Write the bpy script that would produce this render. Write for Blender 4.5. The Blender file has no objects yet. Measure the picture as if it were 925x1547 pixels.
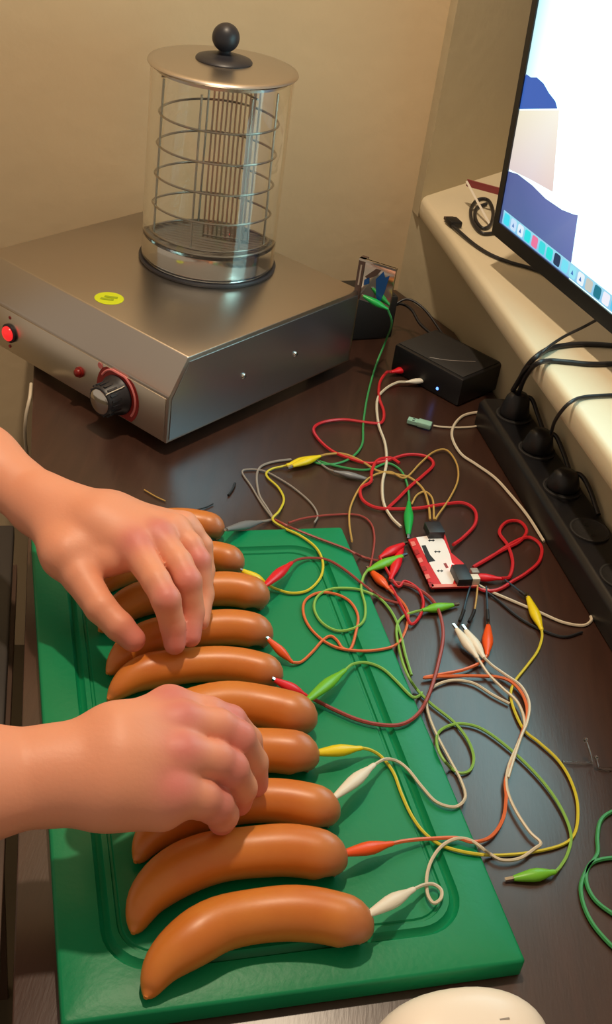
import bpy, bmesh, math, random
import numpy as np
from mathutils import Vector
random.seed(7)
C = bpy.context.scene.collection
SC = bpy.context.scene
# ------------------------------------------------------------------ camera
F_PX, PITCH, ROLL, CAMH, IW, IH = 1746.2, .5954, .1528, .7219, 925, 1547
cp, sp = math.cos(PITCH), math.sin(PITCH)
FW = np.array([0, cp, -sp]); R0 = np.array([1., 0, 0]); U0 = np.cross(R0, FW)
cr, sr = math.cos(ROLL), math.sin(ROLL)
RT = R0*cr+U0*sr; UP = U0*cr-R0*sr
CP = np.array([0, 0, CAMH])
from mathutils import Matrix
cam_d = bpy.data.cameras.new('camera'); cam = bpy.data.objects.new('camera', cam_d); C.objects.link(cam)
cam.matrix_world = Matrix(((RT[0], UP[0], -FW[0], 0), (RT[1], UP[1], -FW[1], 0), (RT[2], UP[2], -FW[2], CAMH), (0, 0, 0, 1)))
cam_d.sensor_fit = 'VERTICAL'; cam_d.sensor_height = 24; cam_d.lens = 24*F_PX/IH
cam_d.clip_start = .02; SC.camera = cam
# ------------------------------------------------------------------ world and lights
w = bpy.data.worlds.new('room_ambience'); SC.world = w; w.use_nodes = True
w.node_tree.nodes['Background'].inputs[0].default_value = (1.0, .80, .60, 1)
w.node_tree.nodes['Background'].inputs[1].default_value = .39
def lamp(name, loc, energy, radius, color):
    l = bpy.data.lights.new(name, 'POINT'); l.energy = energy; l.shadow_soft_size = radius; l.color = color
    o = bpy.data.objects.new(name, l); o.location = loc; C.objects.link(o)
lamp('ceiling_lamp', (-.12, 1.05, 1.75), 70, .035, (1, .80, .58))
SC.view_settings.view_transform = 'Standard'; SC.view_settings.look = 'None'
SC.view_settings.gamma = 1; SC.view_settings.use_curve_mapping = False; SC.view_settings.exposure = 0.0
SCREEN_GAIN = 1.0

# ------------------------------------------------------------------ helpers
def at(px, py, z=0.):
    """point of the room seen in direction (px,py) at height z"""
    d = FW*F_PX+RT*(px-IW/2)-UP*(py-IH/2)
    return CP+d*((z-CP[2])/d[2])
def onplane(px, py, p0, n):
    d = FW*F_PX+RT*(px-IW/2)-UP*(py-IH/2)
    return CP+d*(((np.array(p0)-CP)@n)/(d@n))
def proj(P):
    d = np.asarray(P, float)-CP
    return IW/2+F_PX*(d@RT)/(d@FW), IH/2-F_PX*(d@UP)/(d@FW)
def srgb(r, g, b):
    f = lambda c: (c/255/12.92 if c/255 <= .04045 else ((c/255+.055)/1.055)**2.4)
    return (f(r), f(g), f(b))
def tag(o, label=None, cat=None, group=None, kind=None):
    if label: o['label'] = label
    if cat: o['category'] = cat
    if group: o['group'] = group
    if kind: o['kind'] = kind
    return o
def thing(name, label, cat, loc=(0, 0, 0), group=None, kind=None):
    o = bpy.data.objects.new(name, None); o.location = tuple(float(c) for c in loc); o.empty_display_size = .01
    C.objects.link(o); return tag(o, label, cat, group, kind)
def wloc(o):
    l = Vector((0, 0, 0))
    while o is not None: l = l+Vector(o.location); o = o.parent
    return l
class G:
    """collects geometry in room coordinates, then builds ONE mesh object"""
    def __init__(s): s.v = []; s.f = []; s.flat = set()
    def add(s, v, f, flat=False):
        n = len(s.v); s.v += [tuple(float(c) for c in p) for p in v]
        for q in f:
            if flat: s.flat.add(len(s.f))
            s.f.append(tuple(i+n for i in q))
        return s
    def prism(s, poly, z0, z1):      # poly: list of xy, ccw
        n = len(poly); v = [(p[0], p[1], z0) for p in poly]+[(p[0], p[1], z1) for p in poly]
        f = [tuple(range(n-1, -1, -1)), tuple(range(n, 2*n))]+[(i, (i+1) % n, n+(i+1) % n, n+i) for i in range(n)]
        return s.add(v, f, True)
    def box(s, o, a, b, c):          # corner o and three edge vectors
        o, a, b, c = (np.array(q, float) for q in (o, a, b, c))
        v = [o, o+a, o+a+b, o+b, o+c, o+a+c, o+a+b+c, o+b+c]
        f = [(0, 3, 2, 1), (4, 5, 6, 7), (0, 1, 5, 4), (1, 2, 6, 5), (2, 3, 7, 6), (3, 0, 4, 7)]
        if np.dot(np.cross(a, b), c) < 0: f = [q[::-1] for q in f]
        return s.add(v, f, True)
    def cbox(s, c, X, Y, Z):         # centre and half vectors
        c, X, Y, Z = (np.array(q, float) for q in (c, X, Y, Z))
        return s.box(c-X-Y-Z, 2*X, 2*Y, 2*Z)
    def extrude(s, pts, d):          # planar 3d polygon swept along d
        d = np.array(d, float); n = len(pts); v = [np.array(p) for p in pts]+[np.array(p)+d for p in pts]
        nn = np.cross(np.array(pts[1])-pts[0], np.array(pts[2])-pts[1])
        f = [tuple(range(n-1, -1, -1)), tuple(range(n, 2*n))]+[(i, (i+1) % n, n+(i+1) % n, n+i) for i in range(n)]
        if nn@d < 0: f = [q[::-1] for q in f]
        return s.add(v, f, True)
    def lathe(s, prof, o, ax=(0, 0, 1), n=32, flat_y=1., side=None):   # prof: (radius, height)
        ax = np.array(ax, float); ax /= np.linalg.norm(ax)
        t = np.array(side if side is not None else ((1, 0, 0) if abs(ax[0]) < .8 else (0, 1, 0)), float); t -= ax*(t@ax); t /= np.linalg.norm(t)
        b = np.cross(ax, t); o = np.array(o, float); v = []; f = []
        for r, h in prof:
            for k in range(n):
                a = 2*math.pi*k/n; v.append(o+ax*h+t*r*math.cos(a)+b*r*math.sin(a)*flat_y)
        for j in range(len(prof)-1):
            for k in range(n): f.append((j*n+k, j*n+(k+1) % n, (j+1)*n+(k+1) % n, (j+1)*n+k))
        if prof[0][0] > 1e-6: f.append(tuple(range(n-1, -1, -1)))
        if prof[-1][0] > 1e-6: f.append(tuple((len(prof)-1)*n+k for k in range(n)))
        return s.add(v, f)
    def tube(s, pts, r, n=6, closed=False):
        P = np.array(pts, float); m = len(P); R = np.full(m, r) if np.isscalar(r) else np.array(r, float)
        T = np.gradient(P, axis=0)
        if closed: T = np.roll(P, -1, 0)-np.roll(P, 1, 0)
        T /= np.linalg.norm(T, axis=1)[:, None]+1e-12
        u = np.cross(T[0], (0, 0, 1)); u = u if np.linalg.norm(u) > .1 else np.cross(T[0], (1, 0, 0)); v = []
        for i in range(m):
            u = u-T[i]*(u@T[i]); u /= np.linalg.norm(u)+1e-12; b = np.cross(T[i], u)
            for k in range(n):
                a = 2*math.pi*k/n; v.append(P[i]+(u*math.cos(a)+b*math.sin(a))*R[i])
        f = []
        for i in range(m if closed else m-1):
            for k in range(n):
                j = (i+1) % m; f.append((i*n+k, i*n+(k+1) % n, j*n+(k+1) % n, j*n+k))
        if not closed: f.append(tuple(range(n-1, -1, -1))); f.append(tuple((m-1)*n+k for k in range(n)))
        return s.add(v, f)
    def ball(s, c, r, n=24, m=12, sc=(1, 1, 1)):
        prof = [(r*math.sin(math.pi*j/m), -r*math.cos(math.pi*j/m)) for j in range(m+1)]
        prof[0] = (1e-7, -r); prof[-1] = (1e-7, r)
        return s.lathe(prof, c, n=n)
    def build(s, name, mat, parent=None, origin=None, bevel=0, seg=2, smooth=True):
        me = bpy.data.meshes.new(name)
        if parent is not None: L = wloc(parent); loc = Vector((0, 0, 0))
        else:
            if origin is None:
                A = np.array(s.v); origin = ((A[:, 0].min()+A[:, 0].max())/2, (A[:, 1].min()+A[:, 1].max())/2, A[:, 2].min())
            L = Vector(tuple(float(c) for c in origin)); loc = L
        me.from_pydata([(p[0]-L.x, p[1]-L.y, p[2]-L.z) for p in s.v], [], s.f)
        me.validate()
        if smooth:
            for i, p in enumerate(me.polygons): p.use_smooth = (i not in s.flat) or bevel > 0
        if bevel > 0:
            bm = bmesh.new(); bm.from_mesh(me)
            bmesh.ops.remove_doubles(bm, verts=bm.verts, dist=1e-6)
            es = [e for e in bm.edges if len(e.link_faces) == 2 and e.calc_face_angle(0) > .35]
            bmesh.ops.bevel(bm, geom=es, offset=bevel, segments=seg, affect='EDGES', profile=.5)
            bm.to_mesh(me); bm.free()
            me.set_sharp_from_angle(angle=math.radians(35))
        elif smooth:
            me.set_sharp_from_angle(angle=math.radians(50))
        me.materials.append(mat)
        o = bpy.data.objects.new(name, me); o.location = loc; o.parent = parent; C.objects.link(o)
        return o
def catmull(P, n=8, closed=False):
    P = np.array(P, float)
    Q = np.vstack([P[-1], P, P[0], P[1]]) if closed else np.vstack([2*P[0]-P[1], P, 2*P[-1]-P[-2]])
    out = []
    for i in range(1, len(Q)-2):
        a, b, c, d = Q[i-1:i+3]
        for k in range(n):
            t = k/n; out.append(.5*((2*b)+(c-a)*t+(2*a-5*b+4*c-d)*t*t+(3*b-a-3*c+d)*t**3))
    if not closed: out.append(Q[-2])
    return np.array(out)

# ------------------------------------------------------------------ materials
def mat(name, col, rough=.5, metal=0., noise=0., nscale=20., bump=0., bscale=200., emit=None, estr=0., coat=0., spec=.5, col2=None, stretch=(1, 1, 1), sss=0., distort=0.):
    m = bpy.data.materials.new(name); m.use_nodes = True; nt = m.node_tree; b = nt.nodes['Principled BSDF']
    b.inputs['Base Color'].default_value = (*col, 1); b.inputs['Roughness'].default_value = rough
    b.inputs['Metallic'].default_value = metal; b.inputs['Specular IOR Level'].default_value = spec
    b.inputs['Coat Weight'].default_value = coat; b.inputs['Coat Roughness'].default_value = .3
    if sss: b.inputs['Subsurface Weight'].default_value = sss; b.inputs['Subsurface Radius'].default_value = (.012, .004, .002); b.inputs['Subsurface Scale'].default_value = 1
    if emit: b.inputs['Emission Color'].default_value = (*emit, 1); b.inputs['Emission Strength'].default_value = estr
    if noise or bump:
        tc = nt.nodes.new('ShaderNodeTexCoord'); mp = nt.nodes.new('ShaderNodeMapping'); mp.inputs['Scale'].default_value = stretch
        nt.links.new(tc.outputs['Object'], mp.inputs[0])
    if noise:
        n = nt.nodes.new('ShaderNodeTexNoise'); n.inputs['Scale'].default_value = nscale; n.inputs['Detail'].default_value = 4; n.inputs['Distortion'].default_value = distort
        r = nt.nodes.new('ShaderNodeValToRGB'); r.color_ramp.elements[0].position = .3; r.color_ramp.elements[1].position = .7
        c2 = col2 or tuple(c*(1-noise) for c in col)
        r.color_ramp.elements[0].color = (*c2, 1); r.color_ramp.elements[1].color = (*col, 1)
        nt.links.new(mp.outputs[0], n.inputs[0]); nt.links.new(n.outputs[0], r.inputs[0]); nt.links.new(r.outputs[0], b.inputs['Base Color'])
    if bump:
        n2 = nt.nodes.new('ShaderNodeTexNoise'); n2.inputs['Scale'].default_value = bscale; n2.inputs['Detail'].default_value = 4
        bu = nt.nodes.new('ShaderNodeBump'); bu.inputs['Strength'].default_value = bump; bu.inputs['Distance'].default_value = .002
        nt.links.new(mp.outputs[0], n2.inputs[0]); nt.links.new(n2.outputs[0], bu.inputs['Height']); nt.links.new(bu.outputs[0], b.inputs['Normal'])
    return m
M = {}
M['wall'] = mat('plaster_wall', srgb(216, 192, 154), .85, noise=.06, nscale=5, bump=.5, bscale=28)
M['wall2'] = mat('plaster_wall_window_side', srgb(198, 184, 152), .85, noise=.07, nscale=7, bump=.7, bscale=26)
M['sill'] = mat('painted_sill', srgb(218, 204, 174), .42, noise=.05, nscale=9, bump=.15, bscale=60)
M['desk'] = mat('dark_wood_desk', srgb(66, 40, 30), .36, coat=.35, spec=.7, noise=.3, nscale=9, stretch=(9, 1.2, 9), bump=.06, bscale=60, distort=.6)
M['floor'] = mat('floor', srgb(110, 98, 76), .6, noise=.2, nscale=6)
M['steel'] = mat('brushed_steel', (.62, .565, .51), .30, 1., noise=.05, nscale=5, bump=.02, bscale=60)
M['steel_front_lit'] = mat('brushed_steel_front_lit', (.72, .65, .55), .3, 1., noise=.06, nscale=10)  # same steel, lightened and warmed: the reflected room put into the colour
M['steel_side_blue_lit'] = mat('brushed_steel_side_blue_lit', (.50, .55, .60), .34, 1.)  # same steel tinted blue, the screen's reflection put into the colour
M['chrome'] = mat('polished_steel', (.72, .70, .66), .12, 1.)
M['wire'] = mat('wire_steel', (.42, .37, .31), .3, 1.)
M['black'] = mat('black_plastic', (.008, .008, .010), .38, noise=.2, nscale=30)
M['blackmat'] = mat('matt_black_plastic', (.018, .017, .017), .6, bump=.1, bscale=400)
M['knob'] = mat('black_bakelite', (.02, .019, .024), .42)
M['board'] = mat('green_polyethylene', srgb(0, 134, 84), .42, spec=.35, noise=.10, nscale=14, bump=.12, bscale=180)
M['sausage'] = mat('sausage_skin', srgb(214, 130, 48), .4, noise=.25, nscale=22, col2=srgb(203, 112, 38), bump=.08, bscale=90, coat=.15, sss=.08)
M['sausage_end'] = mat('sausage_tied_end', srgb(170, 120, 92), .5, noise=.2, nscale=90)
M['lime'] = mat('lime_sticker', srgb(205, 214, 20), .5)
M['lime_dark'] = mat('lime_sticker_print', srgb(150, 165, 20), .5)
M['red_panel'] = mat('red_dial_print', srgb(150, 40, 36), .4)
M['pink_print'] = mat('pink_dial_print', srgb(226, 130, 130), .5)
M['red_led'] = mat('red_lamp', srgb(200, 20, 20), .25, emit=(1, .03, .03), estr=.8)
M['red_dim'] = mat('dark_red_lamp', srgb(130, 16, 10), .3)
M['white'] = mat('white_plastic', srgb(226, 216, 200), .45)
M['clip_white'] = mat('white_vinyl', srgb(232, 222, 204), .4)
M['clip_red'] = mat('red_vinyl', srgb(222, 20, 34), .35)
M['clip_yellow'] = mat('yellow_vinyl', srgb(232, 205, 16), .35)
M['clip_green'] = mat('light_green_vinyl', srgb(112, 186, 40), .35)
M['clip_deep'] = mat('deep_green_vinyl', srgb(20, 160, 66), .35)
M['clip_orange'] = mat('orange_vinyl', srgb(236, 84, 22), .35)
M['clip_grey'] = mat('grey_vinyl', srgb(122, 122, 124), .35)
M['w_white'] = mat('white_wire', srgb(214, 200, 176), .4)
M['w_red'] = mat('red_wire', srgb(200, 36, 44), .35)
M['w_brown'] = mat('brownish_red_wire', srgb(156, 66, 60), .4)
M['w_yellow'] = mat('yellow_wire', srgb(212, 196, 52), .4)
M['w_gold'] = mat('yellowish_brown_wire', srgb(190, 150, 80), .4)
M['w_green'] = mat('light_green_wire', srgb(136, 184, 84), .4)
M['w_deep'] = mat('deep_green_wire', srgb(60, 150, 84), .4)
M['w_orange'] = mat('orange_wire', srgb(222, 110, 62), .4)
M['w_grey'] = mat('grey_wire', srgb(150, 140, 132), .4)
M['w_black'] = mat('black_wire', (.015, .014, .016), .4)
M['w_blue'] = mat('dark_blue_wire', srgb(40, 62, 78), .4)
M['pcb_red'] = mat('red_circuit_board', srgb(206, 34, 36), .35)
M['pcb_white'] = mat('white_print', srgb(238, 230, 226), .45)
M['pcb_pink'] = mat('pale_red_print', srgb(226, 120, 108), .4)
M['pad'] = mat('solder_pad', srgb(170, 30, 26), .3)
M['ink'] = mat('black_print', (.01, .01, .012), .5)
M['blue_led'] = mat('blue_led', (.1, .2, 1), .3, emit=(.12, .3, 1), estr=2.5)
M['red_glow'] = mat('bright_red_led', (1, .3, .3), .3, emit=(1, .035, .03), estr=26)
M['usb'] = mat('pale_green_usb_plug', srgb(150, 190, 170), .4)
M['blue_refl'] = mat('painted_blue_reflection', srgb(30, 74, 130), .2)  # colour for the blue reflections painted on the socket plate
M['grille'] = mat('dark_frame', srgb(78, 56, 48), .4)
M['laptop'] = mat('dark_grey_case', srgb(52, 48, 46), .45)
M['keys'] = mat('black_keys', (.012, .012, .013), .5)
M['shelf'] = mat('brown_shelf', srgb(84, 62, 50), .5, noise=.15, nscale=10)
M['card'] = mat('maroon_card', srgb(140, 60, 60), .6)
M['mouse'] = mat('white_mouse_shell', srgb(250, 238, 224), .35)
def glass_mat(name, col, rough=.0, ior=1.45):
    m = bpy.data.materials.new(name); m.use_nodes = True; b = m.node_tree.nodes['Principled BSDF']
    b.inputs['Base Color'].default_value = (*col, 1); b.inputs['Roughness'].default_value = rough
    b.inputs['Transmission Weight'].default_value = 1; b.inputs['IOR'].default_value = ior
    return m
M['glass'] = glass_mat('clear_glass', (.97, .97, .95))
M['clear'] = glass_mat('clear_plastic', (.9, .9, .9), .05, 1.4)
def sausage_tone(m):
    nt = m.node_tree; b = nt.nodes['Principled BSDF']; src = b.inputs['Base Color'].links[0].from_socket
    a = nt.nodes.new('ShaderNodeAttribute'); a.attribute_name = 'tone'; mx = nt.nodes.new('ShaderNodeMix'); mx.data_type = 'RGBA'
    mx.inputs[7].default_value = (*srgb(172, 106, 74), 1)
    nt.links.new(a.outputs['Fac'], mx.inputs[0]); nt.links.new(src, mx.inputs[6]); nt.links.new(mx.outputs[2], b.inputs['Base Color'])
sausage_tone(M['sausage'])
def skin_mat():
    m = mat('skin', srgb(214, 142, 110), .5, bump=.08, bscale=300, sss=.12)
    nt = m.node_tree; b = nt.nodes['Principled BSDF']
    a = nt.nodes.new('ShaderNodeAttribute'); a.attribute_name = 'tone'
    mx = nt.nodes.new('ShaderNodeMix'); mx.data_type = 'RGBA'
    mx.inputs[6].default_value = (*srgb(228, 154, 122), 1); mx.inputs[7].default_value = (*srgb(208, 118, 112), 1)
    nt.links.new(a.outputs['Fac'], mx.inputs[0]); nt.links.new(mx.outputs[2], b.inputs['Base Color'])
    return m
M['skin'] = skin_mat()
def screen_mat():
    m = bpy.data.materials.new('screen_picture'); m.use_nodes = True; nt = m.node_tree; b = nt.nodes['Principled BSDF']
    a = nt.nodes.new('ShaderNodeVertexColor'); a.layer_name = 'Col'
    b.inputs['Base Color'].default_value = (.01, .01, .01, 1); b.inputs['Roughness'].default_value = .3
    b.inputs['Emission Strength'].default_value = SCREEN_GAIN
    nt.links.new(a.outputs[0], b.inputs['Emission Color']); return m
M['screen'] = screen_mat()

# ------------------------------------------------------------------ the setting
rad = math.radians
def dirv(az): return np.array([math.cos(rad(az)), math.sin(rad(az)), 0.])
P0 = np.array([.090, 1.730, 0.])                 # room corner
BACK = dirv(14.3+180); RIGHT = dirv(106-180)     # along the back wall to the left; along the window wall towards the viewer
P1 = np.array([.183, 1.600, 0.])
def wall_piece(g, a, b, z0, z1, back, t=.06):
    back = np.array(back, float); g.prism([tuple(p[:2]) for p in ccw([a, b, b+back*t, a+back*t])], z0, z1)
def ccw(p):
    A = sum(p[i][0]*p[(i+1) % len(p)][1]-p[(i+1) % len(p)][0]*p[i][1] for i in range(len(p)))
    return p if A > 0 else p[::-1]
FLOOR = -.74; CEIL = 1.9
bn = dirv(14.3+90)                               # pointing behind the back wall
g = G(); wall_piece(g, P0+dirv(14.3)*.02, P0+BACK*1.5, FLOOR, CEIL, bn)
tag(g.build('wall_back', M['wall']), 'tan plastered wall behind the steel warmer', kind='structure')
rn = dirv(16)
PR = P1+RIGHT*1.9
SZ0, SZ1 = .13, .16
g = G()
g.prism([tuple(p[:2]) for p in ccw([P0, P1, PR, PR+rn*.4, P1+rn*.2, P0+rn*.12])], FLOOR, SZ0)
tag(g.build('wall_right', M['wall2']), 'plastered wall under the window sill', kind='structure')
E0 = at(634, 313, (SZ0+SZ1)/2); E0[2] = 0
EN = dirv(55)
EW = E0+EN*.42
g = G(); wall_piece(g, P0, E0+EN*.0, SZ0, CEIL, dirv(55+90)*-.0+dirv(100)*.5)
g2 = G(); g2.prism([tuple(p[:2]) for p in ccw([P0, E0, EW, EW+dirv(100)*.08, P0+dirv(100)*.06])], SZ0, CEIL)
tag(g2.build('wall_reveal', M['wall2']), 'slanted plastered side of the window recess', kind='structure')
# window behind the monitor with its deep sill
WF = EW+RIGHT*1.5
win = thing('window_1', 'deep window recess with painted sill behind the monitor', None, E0+[0, 0, SZ0], kind='structure')
s0 = at(632, 327, SZ0); s1 = at(925, 747, SZ0); sd = (s1-s0)/np.linalg.norm(s1-s0)
sE = s0+sd*1.6
prof = []                                        # rounded nose
g = G()
inn = np.array([-sd[1], sd[0], 0]);
if inn[0] < 0: inn = -inn
ring = [(.0, .006), (.0, .022), (.003, .028), (.009, .030), (.45, .030), (.45, 0), (.006, 0), (.0015, .0015)]
left_in = lambda d: s0+EN*(d/(EN@inn))           # end of the board follows the slanted reveal
v = []; f = []; n = len(ring)
for d, h in ring: p = left_in(d); v.append((p[0], p[1], SZ0+h))
for d, h in ring: p = sE+inn*d; v.append((p[0], p[1], SZ0+h))
f = [tuple(range(n-1, -1, -1)), tuple(range(n, 2*n))]+[(i, (i+1) % n, n+(i+1) % n, n+i) for i in range(n)]
g.add(v, f); so = g.build('window_sill', M['sill'], win); 
g = G(); g.box(EW+[0, 0, SZ1], RIGHT*1.5, rn*.05, [0, 0, .05]); g.box(EW+[0, 0, SZ1+1.4], RIGHT*1.5, rn*.05, [0, 0, .05])
for k in (0, .7, 1.45): g.box(EW+RIGHT*k+[0, 0, SZ1+.05], RIGHT*.05, rn*.05, [0, 0, 1.35])
g.build('window_frame', M['sill'], win)
g = G(); g.box(EW+rn*.02+[0, 0, SZ1+.05], RIGHT*1.45, rn*.004, [0, 0, 1.35]); g.build('pane', M['glass'], win)
# desk
dl0, dl1 = at(50, 570, 0), at(18, 1540, 0); dd = (dl0-dl1)/np.linalg.norm(dl0-dl1)
def ray2(p, d, q, e):
    A = np.array([[d[0], -e[0]], [d[1], -e[1]]]); t = np.linalg.solve(A, (q-p)[:2]); return p+d*t[0]
off = bn*-.003; offr = rn*-.003
poly = [dl1-dd*.45, dl1-dd*.45+dirv(16)*.8, PR+offr, P1+offr-[.001, 0, 0], P0+off+offr, ray2(dl1, dd, P0+off, BACK)]
b3 = PR+offr; b3 = ray2(dl1-dd*.45, dirv(16), P1+offr, RIGHT)
poly = [dl1-dd*.45, b3, P1+offr-[.001, 0, 0], P0+off+offr, ray2(dl1, dd, P0+off, BACK)]
desk = thing('desk', 'dark brown wooden desk with a glossy top, carrying everything', 'desk', (0.1, .9, FLOOR))
g = G(); g.prism([tuple(p[:2]) for p in ccw(poly)], -.028, 0); g.build('desktop', M['desk'], desk, bevel=.0015)
cx, cy = sum(p[0] for p in poly)/5, sum(p[1] for p in poly)/5
for i, p in enumerate((poly[0], poly[1], poly[2], poly[4])):
    c = np.array([p[0]+(cx-p[0])*.14, p[1]+(cy-p[1])*.1, FLOOR]); g = G()
    g.box(c-[.025, .025, 0], [.05, 0, 0], [0, .05, 0], [0, 0, -FLOOR-.028]); g.build('leg', M['desk'], desk, bevel=.002)
g = G(); g.box((-2.2, -1.2, FLOOR-.02), (4, 0, 0), (0, 4, 0), (0, 0, .02)); tag(g.build('floor', M['floor']), 'dim floor below the desk', kind='structure')

# ------------------------------------------------------------------ cutting board
BO = np.array([-.105, .4177, 0]); BTH = .314; bu = np.array([math.cos(BTH), math.sin(BTH), 0]); bv = np.array([-bu[1], bu[0], 0])
BW, BL, BZ = .325, .53, .018
def rrect(inset, r, z, k=7):
    out = []
    x0, x1, y0, y1 = inset, BW-inset, inset, BL-inset
    for cx, cy, a0 in ((x1-r, y0+r, -90), (x1-r, y1-r, 0), (x0+r, y1-r, 90), (x0+r, y0+r, 180)):
        for j in range(k+1):
            a = rad(a0+90*j/k); p = BO+bu*(cx+r*math.cos(a))+bv*(cy+r*math.sin(a)); out.append((p[0], p[1], z))
    return out
loops = [rrect(.001, .003, .0005), rrect(0, .003, .002), rrect(0, .003, BZ-.0025), rrect(.0008, .003, BZ-.0008), rrect(.0025, .003, BZ), rrect(.030, .036, BZ), rrect(.0315, .035, BZ-.0030), rrect(.0335, .033, BZ-.0042), rrect(.036, .031, BZ-.0030), rrect(.0375, .030, BZ),
         rrect(.0415, .028, BZ), rrect(.0425, .027, BZ-.0014), rrect(.0442, .026, BZ-.0014), rrect(.0452, .025, BZ)]
g = G(); n = len(loops[0]); v = sum(loops, []); f = [tuple(range(n-1, -1, -1))]
for j in range(len(loops)-1):
    for k in range(n): f.append((j*n+k, j*n+(k+1) % n, (j+1)*n+(k+1) % n, (j+1)*n+k))
f.append(tuple((len(loops)-1)*n+k for k in range(n)))
g.add(v, f); o = g.build('cutting_board', M['board'])
tag(o, 'green plastic cutting board with a juice groove, lying under the sausages', 'cutting board')
def surf(x, y):
    """height of the desk or board surface under x,y with a ramp at the rim"""
    q = np.array([x, y, 0])-BO; a, b = q@bu, q@bv
    d = min(a, BW-a, b, BL-b); t = min(max((d+.014)/.014, 0), 1)
    return BZ*t*t*(3-2*t)
def place(px, py, lift):
    z = lift+.01
    for _ in range(6): p = at(px, py, z); z = surf(p[0], p[1])+lift
    return at(px, py, z)

# ------------------------------------------------------------------ sausages
SAUS = [  # centre line pixels, half width in pixels, label
    ([(150, 826), (180, 806), (220, 794), (270, 789), (305, 792), (332, 800)], 22, 'sausage furthest from the viewer, held by a grey clip, mostly under the left hand'),
    ([(150, 884), (190, 862), (240, 847), (300, 839), (330, 841), (361, 852)], 23, 'second furthest sausage, held by the yellow clip that crosses a red one'),
    ([(150, 940), (190, 914), (240, 899), (300, 892), (355, 891), (399, 902)], 27, 'third furthest sausage, touched by a red clip, seen through the gap above the thumb'),
    ([(162, 1004), (200, 977), (250, 958), (310, 950), (362, 949), (404, 958)], 28, 'sausage under the fingertips of the upper hand, held by a small orange clip'),
    ([(163, 1044), (203, 1021), (250, 1010), (310, 1004), (368, 1007), (419, 1019)], 28, 'sausage lying free between the two hands, held by a red clip'),
    ([(195, 1140), (230, 1100), (285, 1074), (345, 1063), (405, 1069), (468, 1087)], 34, 'sausage just above the lower hand, held by a green clip'),
    ([(205, 1215), (240, 1180), (300, 1149), (360, 1136), (415, 1134), (471, 1142)], 35, 'sausage gripped by the lower hand, held by a yellow clip'),
    ([(205, 1288), (235, 1254), (290, 1228), (350, 1213), (420, 1210), (503, 1226)], 35, 'sausage under the curled little finger, held by a white clip pointing up'),
    ([(202, 1394), (224, 1350), (270, 1316), (330, 1294), (400, 1286), (450, 1286), (513, 1297)], 40, 'second nearest whole sausage, held by a long orange clip'),
    ([(221, 1492), (246, 1452), (287, 1422), (340, 1394), (415, 1381), (480, 1383), (552, 1399)], 42, 'nearest sausage at the bottom of the board, held by a white clip'),
]
SEND = []
for i, (cl, hw, lab) in enumerate(SAUS):
    c = at(*cl[len(cl)//2], .03); dist = (c-CP)@FW; R = hw*dist/F_PX*.965
    P = np.array([at(x, y, BZ+R-.0005) for x, y in cl])
    P = catmull(P, 8); m = len(P)
    s = np.concatenate([[0], np.cumsum(np.linalg.norm(np.diff(P, axis=0), axis=1))]); L = s[-1]
    # resample with rounded caps
    T0 = (P[0]-P[1])/np.linalg.norm(P[0]-P[1]); T1 = (P[-1]-P[-2])/np.linalg.norm(P[-1]-P[-2])
    n = 40; ss = np.linspace(0, 1, n); ts = (1-np.cos(ss*math.pi))/2*L
    C3 = np.stack([np.interp(ts, s, P[:, k]) for k in range(3)], 1)
    tail = R*3.1; head = R*.95
    rr = []
    for t in ts:
        a = 1.0
        if t < tail: a = min(a, (1-(1-t/tail)**1.9)**.62)
        if L-t < head: a = min(a, math.sqrt(max(1-(1-(L-t)/head)**2.6, 0)))
        rr.append(max(R*a*(1+.015*math.sin(t*90+i)), R*.09))
    for k in range(n): C3[k, 2] = BZ+max(rr[k], R*.35)*.99+(0 if rr[k] > R*.35 else 0)
    root = thing('sausage', lab, 'sausage', (P[len(P)//2][0], P[len(P)//2][1], BZ), group='sausages in a row on the board')
    root['label'] = lab
    g = G(); g.tube(C3, rr, 24); cs_ = g.build('casing', M['sausage'], root)
    ta = cs_.data.attributes.new('tone', 'FLOAT', 'POINT')
    for vi in range(len(cs_.data.vertices)): ta.data[vi].value = math.exp(-((L-ts[min(vi//24, n-1)])/(R*.75))**2)
    g = G(); tip = C3[-1]; g.lathe([(1e-6, -.003), (R*.30, -.0025), (R*.34, .0), (R*.2, .0018), (R*.12, .003), (1e-6, .0034)], tip-T1*.001, T1, 12)
    g.build('tied_end', M['sausage_end'], root)
    SEND.append((tip, T1, R))

# ------------------------------------------------------------------ hot dog warmer
WO = np.array([-.157, 1.158, 0]); WTH = .9592; wu = np.array([math.cos(WTH), math.sin(WTH), 0]); wv = np.array([-wu[1], wu[0], 0]); Zv = np.array([0, 0, 1.])
WZ, WU, WV, WS, WB = .1205, .3203, .3555, -.0264, .016
def wp(u, v, z): return WO+wu*u+wv*v+Zv*z
wr = thing('hot_dog_warmer', 'brushed steel hot dog warmer base with sloped control panel', 'food warmer', wp(WU/2, WV/2, 0))
g = G(); pr = [(0, WZ), (WS, .0782), (WS, WB), (WU, WB), (WU, WZ)]
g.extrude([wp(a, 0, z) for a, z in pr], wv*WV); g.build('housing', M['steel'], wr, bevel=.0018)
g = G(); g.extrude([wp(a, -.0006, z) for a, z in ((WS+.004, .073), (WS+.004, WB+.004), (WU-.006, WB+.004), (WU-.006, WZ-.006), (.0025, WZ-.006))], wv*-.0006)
g.build('side_panel', M['steel_side_blue_lit'], wr)
g = G(); g.box(wp(WS-.0012, .004, WB+.002), wu*.0012, wv*(WV-.008), Zv*(.0742-WB-.002)); g.build('front_panel', M['steel_front_lit'], wr, bevel=.0005)
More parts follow.
